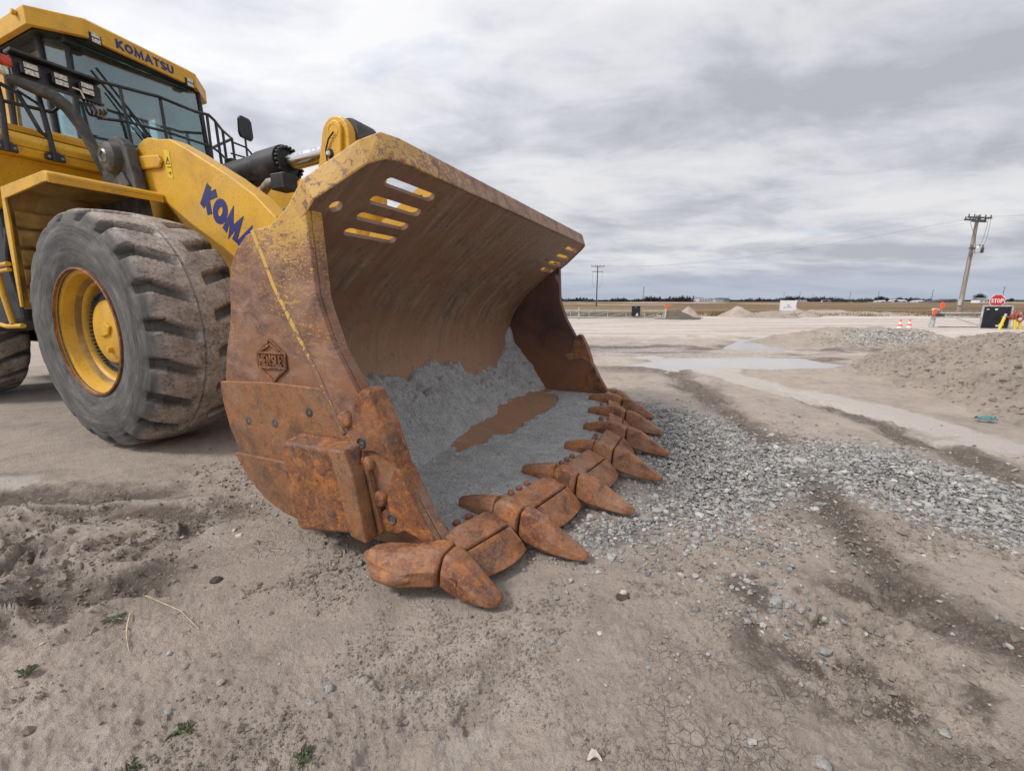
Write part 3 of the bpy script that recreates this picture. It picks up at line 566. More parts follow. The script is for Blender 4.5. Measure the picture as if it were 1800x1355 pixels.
# road: pale crushed limestone, slightly crowned strip across the yard
def build_road():
    us = np.linspace(-70, 120, 96); vs = np.linspace(0, 1, 14); U, W = np.meshgrid(us, vs)
    y0 = 15.6+0.03*U+1.2*np.sin(U*0.13)*0.5+ (fbm(U, U*0, 0.35, 4, 81)-0.5)*2.2; y1 = 34.5+0.5*np.sin(U*0.1)
    Y = y0+(y1-y0)*W; z = 0.012+0.05*np.sin(np.pi*W)+(fbm(U, Y, 0.5, 3, 82)-0.5)*0.03*np.sin(np.pi*W)-0.06*(W == 0)-0.06*(W == 1)
    V = np.stack([U.ravel(), Y.ravel(), z.ravel()], 1); tag(np_mesh('road', V, grid_faces(14, 96), M['limestone_road']), kind='structure')
build_road()
def build_field():
    xs = np.concatenate([-np.geomspace(1, 3500, 40)[::-1], np.linspace(-0.9, 0.9, 3), np.geomspace(1, 3500, 40)])*1.0
    ys = np.geomspace(44, 5200, 60); X, Y = np.meshgrid(xs, ys); z = 0.06+(fbm(X, Y, 0.02, 3, 83)-0.5)*0.5*sst(60, 300, Y)
    z[0] = -0.2
    tag(np_mesh('field', np.stack([X.ravel(), Y.ravel(), z.ravel()], 1), grid_faces(60, len(xs)), M['stubble']), kind='structure')
build_field()

# ------------------------------------------------------------------ mounds and piles
def mound(name, fn, x0, x1, y0, y1, step, m, label, cat, group=None):
    xs = np.arange(x0, x1, step); ys = np.arange(y0, y1, step); X, Y = np.meshgrid(xs, ys); Z = fn(X, Y)
    F = grid_faces(len(ys), len(xs)); keep = (Z.ravel()[F] > -0.09).any(1); F = F[keep]; used = np.unique(F); mp = np.full(X.size, -1); mp[used] = np.arange(len(used))
    V = np.stack([X.ravel(), Y.ravel(), Z.ravel()], 1)[used]; o = np_mesh(name, V, mp[F], m); return tag(o, label, cat, group)
MFOOT = [(4.7,1.0),(5.0,2.6),(5.25,3.8),(5.40,4.8),(5.62,5.8),(5.95,6.9),(6.35,7.9),(7.4,9.0),(9.5,10.2),(13,11.6),(17,11),(19,6),(15,1)]
def mound_big(X, Y):
    d = pdist(X, Y, MFOOT)+(fbm(X, Y, 0.7, 3, 91)-0.5)*0.7; h = 0.92*(1-np.exp(-np.maximum(d, 0)/1.35))
    h = h*(0.80+0.35*fbm(X, Y, 0.45, 3, 92)); ph = np.clip(h*5, 0, 1)
    rg = ridged(X*0.9+Y*0.35, Y*0.9-X*0.3, 1.6, 4, 95)
    return np.where(d > 0, h, d*0.3)-0.03+ph*((fbm(X, Y, 3.2, 6, 93, 0.66)-0.5)*0.26+(fbm(X, Y, 11, 4, 94, 0.68)-0.5)*0.13+(rg-0.6)*0.10)
mound('gravel_mound', mound_big, 4.6, 18, 0.9, 11.9, 0.034, M['mound_soil'], 'large low mound of grey brown gravelly soil filling the right edge', 'mound')
def mound_two(X, Y):
    e = np.hypot((X-11.6)/4.1, (Y-14.0)/2.3); d = 1-e+(fbm(X, Y, 0.6, 3, 96)-0.5)*0.35
    return 0.46*sst(0, 0.75, d)*(0.85+0.3*fbm(X, Y, 0.8, 3, 98))-0.05+(fbm(X, Y, 2.6, 5, 97, 0.66)-0.5)*0.22*sst(0, 0.3, d)+np.minimum(d, 0)*0.3
mound('gravel_mound', mound_two, 6.8, 16.6, 11.2, 17, 0.07, M['mound_soil'], 'smaller flat gravel mound behind the puddles and in front of the two traffic cones', 'mound')
def cone_pile(name, x, y, r, h, m, label, seed, sx=1.0, group='soil piles at the far edge of the road'):
    def fn(X, Y):
        e = np.hypot((X-x)/(r*sx), (Y-y)/r)+(fbm(X, Y, 1.1, 3, seed)-0.5)*0.3
        return h*np.clip(1-e, -0.15, 1)**1.0*(0.8+0.4*fbm(X, Y, 1.3, 2, seed+1))+(fbm(X, Y, 3, 4, seed+2)-0.5)*0.12*sst(1.0, 0.8, e)-0.02
    fn2 = lambda X, Y: np.where(np.isnan(fn(X, Y)), -0.2, fn(X, Y))
    return mound(name, fn2, x-r*sx*1.4, x+r*sx*1.4, y-r*1.4, y+r*1.4, max(r/16, 0.08), m, label, 'pile', group)
import warnings; warnings.filterwarnings('ignore')
def cp(name, x, y, r, h, m, label, seed, sx=1.0):
    def fn(X, Y):
        e = np.hypot((X-x)/(r*sx), (Y-y)/r)+(fbm(X, Y, 1.1, 3, seed)-0.5)*0.3; k = np.clip(1-e, -0.12, 1)
        return h*k*(0.8+0.4*fbm(X, Y, 1.3, 2, seed+1))+(fbm(X, Y, 3, 4, seed+2)-0.5)*0.12*sst(1.0, 0.8, e)-0.02
    return mound(name, fn, x-r*sx*1.4, x+r*sx*1.4, y-r*1.4, y+r*1.4, max(r/16, 0.08), m, label, 'pile', 'soil piles at the far edge of the road')
cp('soil_pile', 12.0, 31.5, 1.7, 0.72, M['dark_soil'], 'dark brown soil pile touching the end of the left pipe gate', 101, 1.0)
cp('soil_pile', 13.6, 33.5, 1.3, 0.85, M['mound_soil'], 'grey soil pile just behind the dark pile beside the pipe gate', 104, 0.9)
cp('soil_pile', 19.0, 36.5, 1.9, 0.98, M['mound_soil'], 'pointed grey gravel pile standing alone left of the white sign board', 107, 0.8)
cp('soil_pile', 21.6, 36.0, 2.0, 0.55, M['pale_soil'], 'low pale pile between the pointed pile and the white sign board', 110, 1.15)
cp('soil_pile', 24.3, 37.2, 1.6, 0.75, M['mound_soil'], 'low brown pile right behind the white sign board', 113, 1.3)
cp('soil_bank', 5.5, 35.5, 1.6, 0.50, M['dark_soil'], 'long low dark bank of soil behind the left pipe gate', 116, 5.0)
cp('soil_bank', 29.0, 41.0, 2.6, 0.55, M['mound_soil'], 'long rough bank at the field edge behind the two traffic cones', 119, 5.0)

# ------------------------------------------------------------------ stones (crushed limestone nobody could count)
def rocks(name, P, size, label_kind, m, tone, flat=0.6, sub=1):
    """P (n,3) base points; every stone its own irregular closed solid"""
    bm = bmesh.new(); bmesh.ops.create_icosphere(bm, subdivisions=sub, radius=1.0); bm.verts.ensure_lookup_table()
    bv = np.array([v.co[:] for v in bm.verts]); bf = np.array([[v.index for v in f.verts] for f in bm.faces]); bm.free()
    n = len(P); k = len(bv); var = []
    for i in range(24):
        w = RNG.normal(size=(5, 3)); d = np.ones(k)
        for q in w: q = q/np.linalg.norm(q); d = np.minimum(d, RNG.uniform(0.5, 0.85)/np.maximum(bv@q, 1e-3))
        var.append(bv*d[:, None]*RNG.uniform(0.85, 1.1, (k, 1)))
    var = np.array(var); idx = RNG.integers(0, 24, n); S = RNG.uniform(0.75, 1.25, (n, 3)); S[:, 2] *= flat
    L = var[idx]*S[:, None, :]*size[:, None, None]
    a = RNG.uniform(0, 6.283, n); tx = RNG.normal(0, 0.35, n); ca, sa, ct, st = np.cos(a), np.sin(a), np.cos(tx), np.sin(tx)
    y1 = L[..., 1]*ct[:, None]-L[..., 2]*st[:, None]; z1 = L[..., 1]*st[:, None]+L[..., 2]*ct[:, None]
    X = L[..., 0]*ca[:, None]-y1*sa[:, None]+P[:, :1]; Y = L[..., 0]*sa[:, None]+y1*ca[:, None]+P[:, 1:2]; Z = z1+P[:, 2:3]
    V = np.stack([X, Y, Z], -1).reshape(-1, 3); F = (bf[None]+np.arange(n)[:, None, None]*k).reshape(-1, 3)
    o = np_mesh(name, V, F, m, smooth=False, attrs={'tone': np.repeat(tone, k)}); return tag(o, label_kind, None, None, 'stuff')
def crumbs(name, P, size):
    o8 = np.array([(1, 0, 0), (-1, 0, 0), (0, 1, 0), (0, -1, 0), (0, 0, 1), (0, 0, -1.)]); f8 = np.array([(0, 2, 4), (2, 1, 4), (1, 3, 4), (3, 0, 4), (2, 0, 5), (1, 2, 5), (3, 1, 5), (0, 3, 5)])
    n = len(P); L = o8[None]*RNG.uniform(.6, 1.3, (n, 6, 1))*size[:, None, None]+RNG.normal(0, .25, (n, 6, 3))*size[:, None, None]; L[..., 2] *= .75
    a = RNG.uniform(0, 6.283, n); X = L[..., 0]*np.cos(a)[:, None]-L[..., 1]*np.sin(a)[:, None]; Y = L[..., 0]*np.sin(a)[:, None]+L[..., 1]*np.cos(a)[:, None]
    V = (np.stack([X, Y, L[..., 2]], -1)+P[:, None]).reshape(-1, 3); F = (f8[None]+np.arange(n)[:, None, None]*6).reshape(-1, 3)
    tag(np_mesh(name, V, F, M['mound_soil'], smooth=False), 'crumbs of dried soil over the foreground', None, None, 'stuff')
def build_gravel():
    def region(n, x0, x1, y0, y1, fn):
        x = RNG.uniform(x0, x1, n); y = RNG.uniform(y0, y1, n); p = fn(x, y); k = RNG.uniform(size=n) < p; return x[k], y[k]
    def dens(x, y):
        nz = (fbm(x, y, 2.6, 4, 131)-0.5)*0.55
        a = np.maximum(sst(-0.32, 0.26, pdist(x, y, GRAV_A)+nz), sst(-0.22, 0.22, pdist(x, y, GRAV_B)+nz*0.6))
        nt = fbm(x, y, 4.5, 3, 132); lane = sst(0.16, 0.02, ldist(x, y, [(2.26,3.05),(2.0,2.3),(1.9,1.9)]))
        s = 0.20*sst(-0.15, 0.15, pdist(x, y, SCAT_1)+nz*0.5)*sst(0.44, 0.60, nt)
        ha = 0.10*np.exp(np.minimum(pdist(x, y, GRAV_A), pdist(x, y, GRAV_A)*0)/0.30)*sst(0.40, 0.60, nt)+0.12*np.exp(np.minimum(pdist(x, y, GRAV_B), 0)/0.25)
        return np.clip(np.maximum(a*(1-0.75*lane), np.maximum(s, ha)), 0, 1)
    x, y = region(92000, 0.05, 4.6, 0.9, 5.6, dens)
    z = ground_z(x, y); size = RNG.lognormal(math.log(0.0096), 0.42, len(x)); far = np.hypot(x, y); size *= 0.9+0.06*far
    dd = np.maximum(pdist(x, y, GRAV_A), pdist(x, y, GRAV_B)); heap = 0.020*sst(0.0, 0.5, dd)
    P = np.stack([x, y, z+size*0.22+heap*RNG.uniform(0, 1, len(x))], 1)
    rocks('gravel', P, size, 'spread of grey crushed limestone beside the bucket teeth', M['limestone'], np.clip(RNG.normal(0.34, 0.22, len(x)), 0, 1), 0.62)
    # loose pebbles and crumbs over the bare mud
    def d2(x, y): return np.clip(0.12+1.3*(fbm(x, y, 1.3, 4, 141)-0.42), 0.03, 1)*np.clip(1.9/np.hypot(x, y), 0, 1)**1.5
    x, y = region(15000, -4.5, 5.0, 0.5, 6.0, d2); s = RNG.lognormal(math.log(0.0042), 0.50, len(x)); s = np.clip(s*np.clip(np.hypot(x, y)/2, 0.8, 1.8), 0, 0.016)
    P = np.stack([x, y, ground_z(x, y)+s*0.25], 1); rocks('pebbles', P, s, 'small pebbles and mud crumbs scattered over the bare ground', M['limestone'], np.clip(RNG.normal(0.55, 0.2, len(x)), 0, 1), 0.6, 1)
    n = 90000; r = 0.55*(7.5**RNG.uniform(0, 1, n)); a = RNG.uniform(-1.05, 1.05, n); x = r*np.sin(a); y = r*np.cos(a); cl = fbm(x, y, 2.2, 4, 145, 0.6)
    m = np.maximum(sst(-.1, .2, pdist(x, y, MUD_L)), np.maximum(sst(-.15, .15, pdist(x, y, CHURN_R)), sst(.3, .05, ldist(x, y, TRK_R)))); k = RNG.uniform(size=n) < np.clip(1.1*sst(.42, .68, cl)+.10*m+.04, 0, 1); x, y, r = x[k], y[k], r[k]
    s = np.clip(RNG.lognormal(math.log(.0026), .55, len(x)), .001, .012)*np.clip(r/1.3, .8, 2.2); crumbs('soil_crumbs', np.stack([x, y, ground_z(x, y)+s*.3], 1), s)
    # pale stones on the smaller mound
    x = RNG.normal(11.2, 0.9, 1300); y = RNG.normal(12.8, 0.35, 1300); z = mound_two(x[None], y[None])[0]; k = z > 0; x, y, z = x[k], y[k], z[k]; s = RNG.uniform(0.018, 0.045, len(x))
    rocks('pale_stones', np.stack([x, y, z+s*0.2], 1), s, 'patch of pale broken stone on the smaller mound', M['limestone'], np.clip(RNG.normal(0.55, 0.22, len(x)), 0, 1), 0.6)
    x = RNG.uniform(4.8, 14, 22000); y = RNG.uniform(1.2, 11.5, 22000); z = mound_big(x[None], y[None])[0]; k = z > 0.03; x, y, z = x[k], y[k], z[k]; s = RNG.lognormal(math.log(0.013), 0.55, len(x))
    rocks('mound_clods', np.stack([x, y, z+s*0.2], 1), s, 'clods and stones over the large mound', M['mound_soil'], np.full(len(x), 0.5), 0.7)
build_gravel()

# ------------------------------------------------------------------ wheel loader (local frame: x forward, y to the far side, z up)
LD = tag(empty('wheel_loader', (LOADER_O[0], LOADER_O[1], 0), R(-24.4)), 'huge yellow wheel loader with its rusty toothed bucket resting on the ground', 'wheel loader')
def strokes(mb, lines, w, org, ux, uy, nrm, size, t):
    """block letters from polylines with thickness: real raised lettering"""
    O = Vector(org); ux = Vector(ux); uy = Vector(uy); nn = Vector(nrm)
    for k, ln in enumerate(lines):
        pts = [Vector(p) for p in ln]; L = []; Rr = []
        closed = (pts[0]-pts[-1]).length < 1e-6
        if closed: pts = pts[:-1]
        n = len(pts)
        for i, p in enumerate(pts):
            a = pts[i-1] if (i > 0 or closed) else None; b = pts[(i+1) % n] if (i < n-1 or closed) else None
            d1 = (p-a).normalized() if a is not None else None; d2 = (b-p).normalized() if b is not None else None
            d1 = d1 or d2; d2 = d2 or d1; n1 = Vector((-d1.y, d1.x)); n2 = Vector((-d2.y, d2.x)); m = (n1+n2)
            m = m.normalized() if m.length > 1e-6 else n1
            f = w/2/max(m.dot(n1), 0.45); L.append(p+m*f); Rr.append(p-m*f)
        tt = t*(1+0.04*k)
        def P(q, h): return O+ux*q.x*size+uy*q.y*size+nn*h
        for i in range(n if closed else n-1):
            j = (i+1) % n; q = [L[i], Rr[i], Rr[j], L[j]]
            mb.add([P(c, 0) for c in q]+[P(c, tt) for c in q], [(0,1,2,3),(7,6,5,4),(0,4,5,1),(1,5,6,2),(2,6,7,3),(3,7,4,0)])
def arc(cx, cy, rx, ry, a0, a1, n=10): return [(cx+rx*math.cos(R(a0+(a1-a0)*i/n)), cy+ry*math.sin(R(a0+(a1-a0)*i/n))) for i in range(n+1)]
GLY = {'K': (0.95, [[(0.13,0),(0.13,1)],[(0.80,1),(0.24,0.5),(0.84,0)]]), 'O': (1.08, [arc(0.5,0.5,0.37,0.37,0,360,18)]),
 'M': (1.22, [[(0.12,0),(0.20,0.86),(0.56,0.18),(0.92,0.86),(1.0,0)]]), 'A': (1.05, [[(0.08,0),(0.5,0.86),(0.92,0)],[(0.26,0.28),(0.74,0.28)]]),
 'T': (0.85, [[(0.0,0.88),(0.8,0.88)],[(0.4,0),(0.4,0.86)]]), 'S': (0.86, [arc(0.42,0.70,0.28,0.18,20,180,6)+[(0.30,0.54),(0.55,0.46)]+arc(0.42,0.30,0.28,0.18,0,-165,6)]),
 'U': (0.95, [[(0.13,1),(0.13,0.4)]+arc(0.45,0.40,0.32,0.28,180,360,8)+[(0.77,1)]]), 'H': (0.9, [[(0.1,0),(0.1,1)],[(0.72,0),(0.72,1)],[(0.1,0.5),(0.72,0.5)]]),
 'E': (0.75, [[(0.62,0.92),(0.1,0.92),(0.1,0.08),(0.62,0.08)],[(0.1,0.5),(0.55,0.5)]]), 'N': (0.9, [[(0.1,0),(0.1,0.9),(0.72,0.1),(0.72,1)]]),
 'L': (0.7, [[(0.1,1),(0.1,0.08),(0.6,0.08)]]), 'Y': (0.85, [[(0.0,1),(0.4,0.5),(0.8,1)],[(0.4,0.5),(0.4,0)]]), 'P': (0.85, [[(0.12,0),(0.12,0.90),(0.5,0.90)]+arc(0.5,0.68,0.22,0.22,90,-90,6)+[(0.12,0.46)]])}
def lettering(word, w, org, ux, uy, nrm, size, t, spacing=0.06, sx=1.0):
    mb = MB(); x = 0
    for ch in word:
        adv, ls = GLY[ch]; strokes(mb, [[((p[0]+x)*sx, p[1]) for p in l] for l in ls], w, org, ux, uy, nrm, size, t); x += adv+spacing
    return mb

def edge_x(y):      # spade-nosed cutting edge in plan (ridge line)
    return float(np.interp(abs(y), [0, 0.30, 0.67, 0.92, 1.30, 1.53, 1.90], [0.16, 0.13, 0.07, 0.01, -0.07, -0.125, -0.235]))
YW = 1.86
def build_bucket():
    prof = [(0, .125), (-.62, .14), (-.95, .155), (-1.15, .18), (-1.33, .235), (-1.47, .32), (-1.58, .44), (-1.65, .60), (-1.685, .78), (-1.67, .95), (-1.63, 1.08), (-1.56, 1.21), (-1.45, 1.345), (-1.36, 1.43), (-1.16, 1.585)]
    ys = np.linspace(-YW+.035, YW-.035, 33); V = []
    for k, (x, z) in enumerate(prof):
        for y in ys: V.append((edge_x(y)-0.13 if k == 0 else x, y, z))
    bk = np_mesh('bucket', np.array(V), grid_faces(len(prof), len(ys)), M['bucket_lining'], LD)
    md = bk.modifiers.new('thickness', 'SOLIDIFY'); md.thickness = 0.045; md.offset = -1.0; md.use_rim = False
    B = bk
    # flat upper plate (spill guard) with the eight sight slots and the two round holes
    a = math.atan2(1.96-1.37, -.66+1.45); ux = (math.cos(a), 0, math.sin(a)); nn = (-math.sin(a), 0, math.cos(a)); org = (-1.45, 0, 1.37)
    L = math.hypot(.79, .59)
    def uof(x): return (x+1.45)/math.cos(a)
    out = [(uof(-1.165), -1.82), (uof(-1.0), -1.82), (uof(-.985), -1.9), (uof(-.93), -1.9), (uof(-.72), -1.775), (uof(-.672), -1.70), (L, -1.58), (L, 1.70), (uof(-.672), 1.78), (uof(-.72), 1.82), (uof(-.93), 1.9), (uof(-.985), 1.9), (uof(-1.0), 1.82), (uof(-1.165), 1.82)]
    hs = []
    for s in (-1, 1):
        for k, xx in enumerate((-.765, -.865, -.96, -1.055)):
            q = slot(*((1.19, 1.60) if s < 0 else (1.35, 1.77)), uof(xx), .028); hs.append([(v, s*u) for u, v in q])
        hs.append([(uof(-.945)+.036*math.cos(t), s*((1.755 if s < 0 else 1.20)+.036*math.sin(t))) for t in [2*math.pi*i/14 for i in range(14)]])
    plate(out, hs, org, ux, (0, 1, 0), nn, .028).build('spill_guard', M['bucket_lining'], B)
    # upturned rim round the guard: near end, lip, far end
    def P(u, y, h): return (org[0]+ux[0]*u+nn[0]*h, y, org[2]+ux[2]*u+nn[2]*h)
    ring = [(uof(-1.28), -1.86)]+out[3:11]+[(uof(-1.28), 1.86)]; secs = []
    inner = [(uof(-1.28), -1.80), (uof(-.95), -1.86), (uof(-.75), -1.735), (uof(-.71), -1.67), (L-.045, -1.56), (L-.045, 1.68), (uof(-.71), 1.74), (uof(-.75), 1.78), (uof(-.95), 1.86), (uof(-1.28), 1.80)]
    for k, ((u, y), (ui, yi)) in enumerate(zip(ring, inner)):
        e = 0.004; d = -.018
        hh = .105 if 0 < k < 9 else .085
        du = .055*math.cos(a) if 3 <= k <= 6 else (.02 if k in (2, 7) else 0.0)
        secs.append([P(u+e, y+(-e if y < 0 else e), d), P(u+e+du, y+(-e if y < 0 else e), hh), P(ui+du*.6, yi, hh), P(ui, yi, .029)])
    MB().loft(secs).build('guard_rim', M['worn_lip'], B, bevel=.012)
    MB().tube([(-1.63+.012, y, 1.225+.004*math.sin(y*7)) for y in np.linspace(-1.8, 1.8, 30)], .007, 6).build('weld_seam', M['weld_bead'], B)
    def line(x): return 1.37+(x+1.45)*.747
    for yg, hole in ((-1.66, 0), (-1.13, 1), (-.45, 0), (.45, 0), (1.20, 0), (1.80, 1)):
        o2 = [(-.70, line(-.70)+.034), (-.74, line(-.74)+.15), (-.92, line(-.92)+.20), (-1.30, line(-1.30)+.26), (-1.42, line(-1.42)+.18), (-1.22, line(-1.22)+.034)]
        hh = [[(-.90+.038*math.cos(t), line(-.90)+.11+.038*math.sin(t)) for t in [2*math.pi*i/14 for i in range(14)]]] if hole else []
        plate(o2, hh, (0, yg, 0), (1, 0, 0), (0, 0, 1), (0, 1, 0), .03).build('gusset', M['yellow_paint'], B)
    # side plates
    topb = [(-.99, 1.76), (-1.04, 1.79), (-1.24, 1.67), (-1.37, 1.66), (-1.47, 1.635), (-1.56, 1.57), (-1.62, 1.49), (-1.655, 1.38), (-1.665, 1.27), (-1.69, 1.17), (-1.745, 1.03), (-1.79, .87), (-1.80, .73), (-1.77, .57), (-1.71, .44), (-1.61, .295), (-1.49, .20), (-1.35, .145), (-1.1, .105), (-.62, .095), (-.32, .095)]
    front = [(-.30, .17), (-.76, .88), (-.79, .93), (-.885, 1.08), (-.955, 1.27), (-.97, 1.33)]
    side_poly = topb+front
    strip = [(-1.365, 1.652), (-1.30, 1.51), (-1.25, 1.38), (-1.09, 1.10), (-.99, .93), (-.855, .655), (-.70, .42), (-.60, .26), (-.31, .175), (-.765, .885), (-.885, 1.085), (-.958, 1.275), (-.972, 1.33), (-.995, 1.755), (-1.04, 1.785), (-1.235, 1.662)]
    w1 = [(-1.803, .85), (-1.38, .875), (-.975, .872), (-.87, .655), (-.72, .42), (-.65, .30), (-.62, .19), (-1.1, .15), (-1.35, .15), (-1.49, .204), (-1.60, .30), (-1.705, .445), (-1.765, .57), (-1.80, .72)]
    w2 = [(-1.716, .44), (-1.37, .445), (-1.0, .44), (-.80, .40), (-.72, .16), (-1.1, .108), (-1.35, .14), (-1.49, .196), (-1.61, .29)]
    shr1 = [(-.715, .90), (-.675, .885), (-.598, .735), (-.556, .615), (-.532, .535), (-.585, .565), (-.66, .60), (-.71, .59), (-.78, .575), (-.84, .56), (-.89, .63), (-.83, .665), (-.795, .72), (-.785, .80), (-.745, .87)]
    shr2 = [(-.545, .548), (-.515, .52), (-.438, .37), (-.312, .17), (-.36, .175), (-.43, .205), (-.50, .225), (-.56, .19), (-.63, .19), (-.68, .215), (-.70, .26), (-.645, .29), (-.615, .32), (-.60, .38), (-.585, .45)]
    heel = [(-1.215, .57), (-1.19, .595), (-.77, .605), (-.725, .50), (-.675, .178), (-.76, .19), (-1.12, .125), (-1.145, .145), (-1.20, .40)]
    for s in (-1, 1):
        def pr(poly, y0, y1): return MB().prism(poly, s*y0, s*y1)
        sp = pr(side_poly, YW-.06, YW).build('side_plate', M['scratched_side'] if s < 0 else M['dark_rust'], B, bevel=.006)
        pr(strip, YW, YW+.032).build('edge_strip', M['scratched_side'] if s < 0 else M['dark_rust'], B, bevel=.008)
        dg = [(-1.367, 1.650), (-1.302, 1.508), (-1.252, 1.378), (-1.092, 1.098), (-.992, .928), (-.857, .655)]
        pr([(x-.020, z-.006) for x, z in dg]+[(x+.004, z+.004) for x, z in dg[::-1]], YW, YW+.035).build('edge_bead', M['worn_edge'], B, bevel=.005)
        pr(w1, YW, YW+.026).build('wear_plate', M['wear_plate_rust'], B, bevel=.006)
        pr(w2, YW+.026, YW+.052).build('wear_plate', M['wear_plate_rust'], B, bevel=.006)
        for q in (shr1, shr2):
            mb = MB(); n = len(q); c = np.mean(q, 0)
            def ins(k): return [((p[0]-c[0])*k+c[0], (p[1]-c[1])*k+c[1]) for p in q]
            mb.loft([[(p[0], s*t, p[1]) for p in ins(k)] for t, k in ((YW-.068, 1.0), (YW+.040, 1.0), (YW+.050, .95))])
            mb.build('wing_shroud', M['rust'], B, bevel=.006)
        for ex, ez in ((-.735, .635), (-.575, .275)): MB().lathe([(.008, .0505*s), (.020, .0505*s), (.024, .056*s), (.028, .0500*s)], 14, (ex, s*YW, ez)).build('shroud_eye', M['dusty_dark'], B, smooth=40)
        mb = MB(); mb.loft([[(x, s*t, z) for x, z in [(px+(.03 if k and pz > .5 else 0), pz+(.035 if (k and pz > .5) else 0)) for px, pz in heel]] for k, t in ((1, YW+.03), (0, YW+.125))])
        mb.build('heel_shroud', M['rust'], B, bevel=.016, seg=3)
        MB().prism([(-.86, .612), (-.765, .617), (-.718, .50), (-.662, .165), (-.765, .18)], s*(YW+.05), s*(YW+.138)).build('shroud_strip', M['wear_plate_rust'], B, bevel=.010)
        MB().prism([(-.725, .60), (-.69, .50), (-.625, .20), (-.65, .175), (-.71, .5)], s*(YW+.034), s*(YW+.07)).build('retainer_bar', M['wear_plate_rust'], B, bevel=.006)
        for bx, bz in ((-.83, .74), (-.715, .53), (-.645, .365)):
            MB().lathe([(0, .085), (.022, .085), (.036, .08), (.041, .07), (.042, .03)], 20, (bx, 0, bz)).build('bolt_head', M['cast_rust'], B, smooth=50, loc=(0, -YW-.098+.06 if s < 0 else YW-.04, 0)) if s > 0 else \
            MB().lathe([(0, -.068), (.024, -.068), (.036, -.063), (.041, -.054), (.042, -.02)], 20, (bx, -YW, bz)).build('bolt_head', M['cast_rust'], B, smooth=30)
        for bx, bz in ((-1.59, .64), (-1.37, .65), (-1.10, .74)):
            MB().lathe([(.010, -.0275), (.024, -.0275), (.029, -.024), (.030, -.02)], 14, (bx, s*YW, bz)).build('plug', M['dusty_dark'], B, smooth=40) if s < 0 else None
    # foundry emblem on the near side plate: raised border, triangle, band with the maker's lettering
    e = MB(); cx, cz, y0 = -1.37, .99, -YW
    hexa = [(-.108, .035), (0, .112), (.108, .04), (.108, -.035), (0, -.112), (-.108, -.04)]
    strokes(e, [hexa+[hexa[0]], [(-.105, .040), (.105, .044)], [(-.105, -.040), (.105, -.036)], [(-.078, .05), (0, .088), (.066, .054)]], .013, (cx, y0, cz), (1, 0, 0), (0, 0, 1), (0, -1, 0), 1.0, .011)
    em = e.build('emblem', M['rust'], B, bevel=.002, seg=1)
    lettering('HENSLEY', .20, (cx-.098, y0, cz-.030), (1, 0, .015), (0, 0, 1), (0, -1, 0), .060, .009, .03, .60).build('lettering', M['rust'], B)
    # lip shrouds between the teeth and the plow-bolt rows
    TY = [-1.93, -1.46, -.875, -.285, .285, .875, 1.46, 1.93]
    for k in range(7):
        ya, yb = TY[k]+(.085 if k else .09), TY[k+1]-(.085 if k < 6 else .09); n = 7; up, lo = [], []
        for i in range(n):
            y = ya+(yb-ya)*i/(n-1); x = edge_x(ya)+(edge_x(yb)-edge_x(ya))*i/(n-1)
            bow = .030*math.sin(math.pi*i/(n-1))
            up.append([(x-.150, y, .160), (x-.140, y, .206), (x-.125, y, .210), (x-.008, y, .166), (x-.004, y, .155), (x-.03, y, .10)])
            lo.append([(x+.002, y, .150), (x+.014, y, .156), (x+.075+bow*.5, y, .096-bow*.2), (x+.108+bow, y, .048), (x+.088+bow, y, .034), (x-.02, y, .075)])
        MB().loft(up).build('lip_shroud', M['cast_rust'], B, bevel=.004); MB().loft(lo).build('edge_blade', M['cast_rust'], B, bevel=.004)
        yc = (ya+yb)/2
        for i in range(4):
            y = yc+(i-1.5)*.083; MB().lathe([(0, .022), (.015, .020), (.021, .012), (.022, 0)], 12, (edge_x(y)-.215, y, .150+.012), 'z').build('plow_bolt', M['cast_rust'], B, smooth=50)
    MB().loft([[(edge_x(y)-.34, y, .10), (edge_x(y)-.34, y, .150), (edge_x(y)-.02, y, .138), (edge_x(y), y, .115), (edge_x(y)-.03, y, .085)] for y in np.linspace(-1.84, 1.84, 41)]).build('lip_plate', M['cast_rust'], B)
    # teeth: adapter straddling the lip, strap leg over the floor, worn tip
    def ring0(x, w, zt, zb, p=2.6, n=28, cy=0.0, sk=0):
        h = zt-zb; tw = {2: .62, 2.2: .6, 2.4: .56}.get(p, .50 if p < 3.1 else .58); zm = zb+h*.52
        c8 = [(-.40, zb), (.40, zb), (.5, zb+h*.12), (.49, zm), (tw/2+.04, zt-h*.07), (tw/2-.05, zt), (-tw/2+.05, zt), (-tw/2-.04, zt-h*.07), (-.49, zm), (-.5, zb+h*.12)]
        return [(x+sk*(zz-(zt+zb)/2), yy*w+cy, zz) for yy, zz in c8]
    def tooth(yc, tipx, corner=0):
        tx = tipx; hs = .84 if corner else .93
        def ring(x, w, zt, zb, p=2.6, cy=0.0, sk=0): return ring0(x, w, zb+(zt-zb)*hs, zb, p, cy=cy, sk=sk)
        L = (.265 if corner else .36)/.39
        def T(d): return tx-d*L
        w0 = .98 if corner else .74
        t = MB().loft([ring(T(.385), .15*w0, .225, .085, 4, sk=.05), ring(T(.372), .178*w0, .236, .068, 3.4, sk=.05), ring(T(.33), .182*w0, .236, .052, 3.2), ring(T(.25), .172*w0, .208, .036, 3.0), ring(T(.16), .150*w0, .150, .024, 2.8), ring(T(.08), .120*w0, .100, .018, 2.6), ring(T(.03), .090*w0, .070, .018, 2.4), ring(T(.007), .06*w0, .055, .022, 2.2), ring(T(0), .03, .046, .028, 2)])
        to = t.build('tooth', M['cast_rust'], B, smooth=20, bevel=.005, seg=2, loc=(0, yc, 0))
        jx = T(.392)
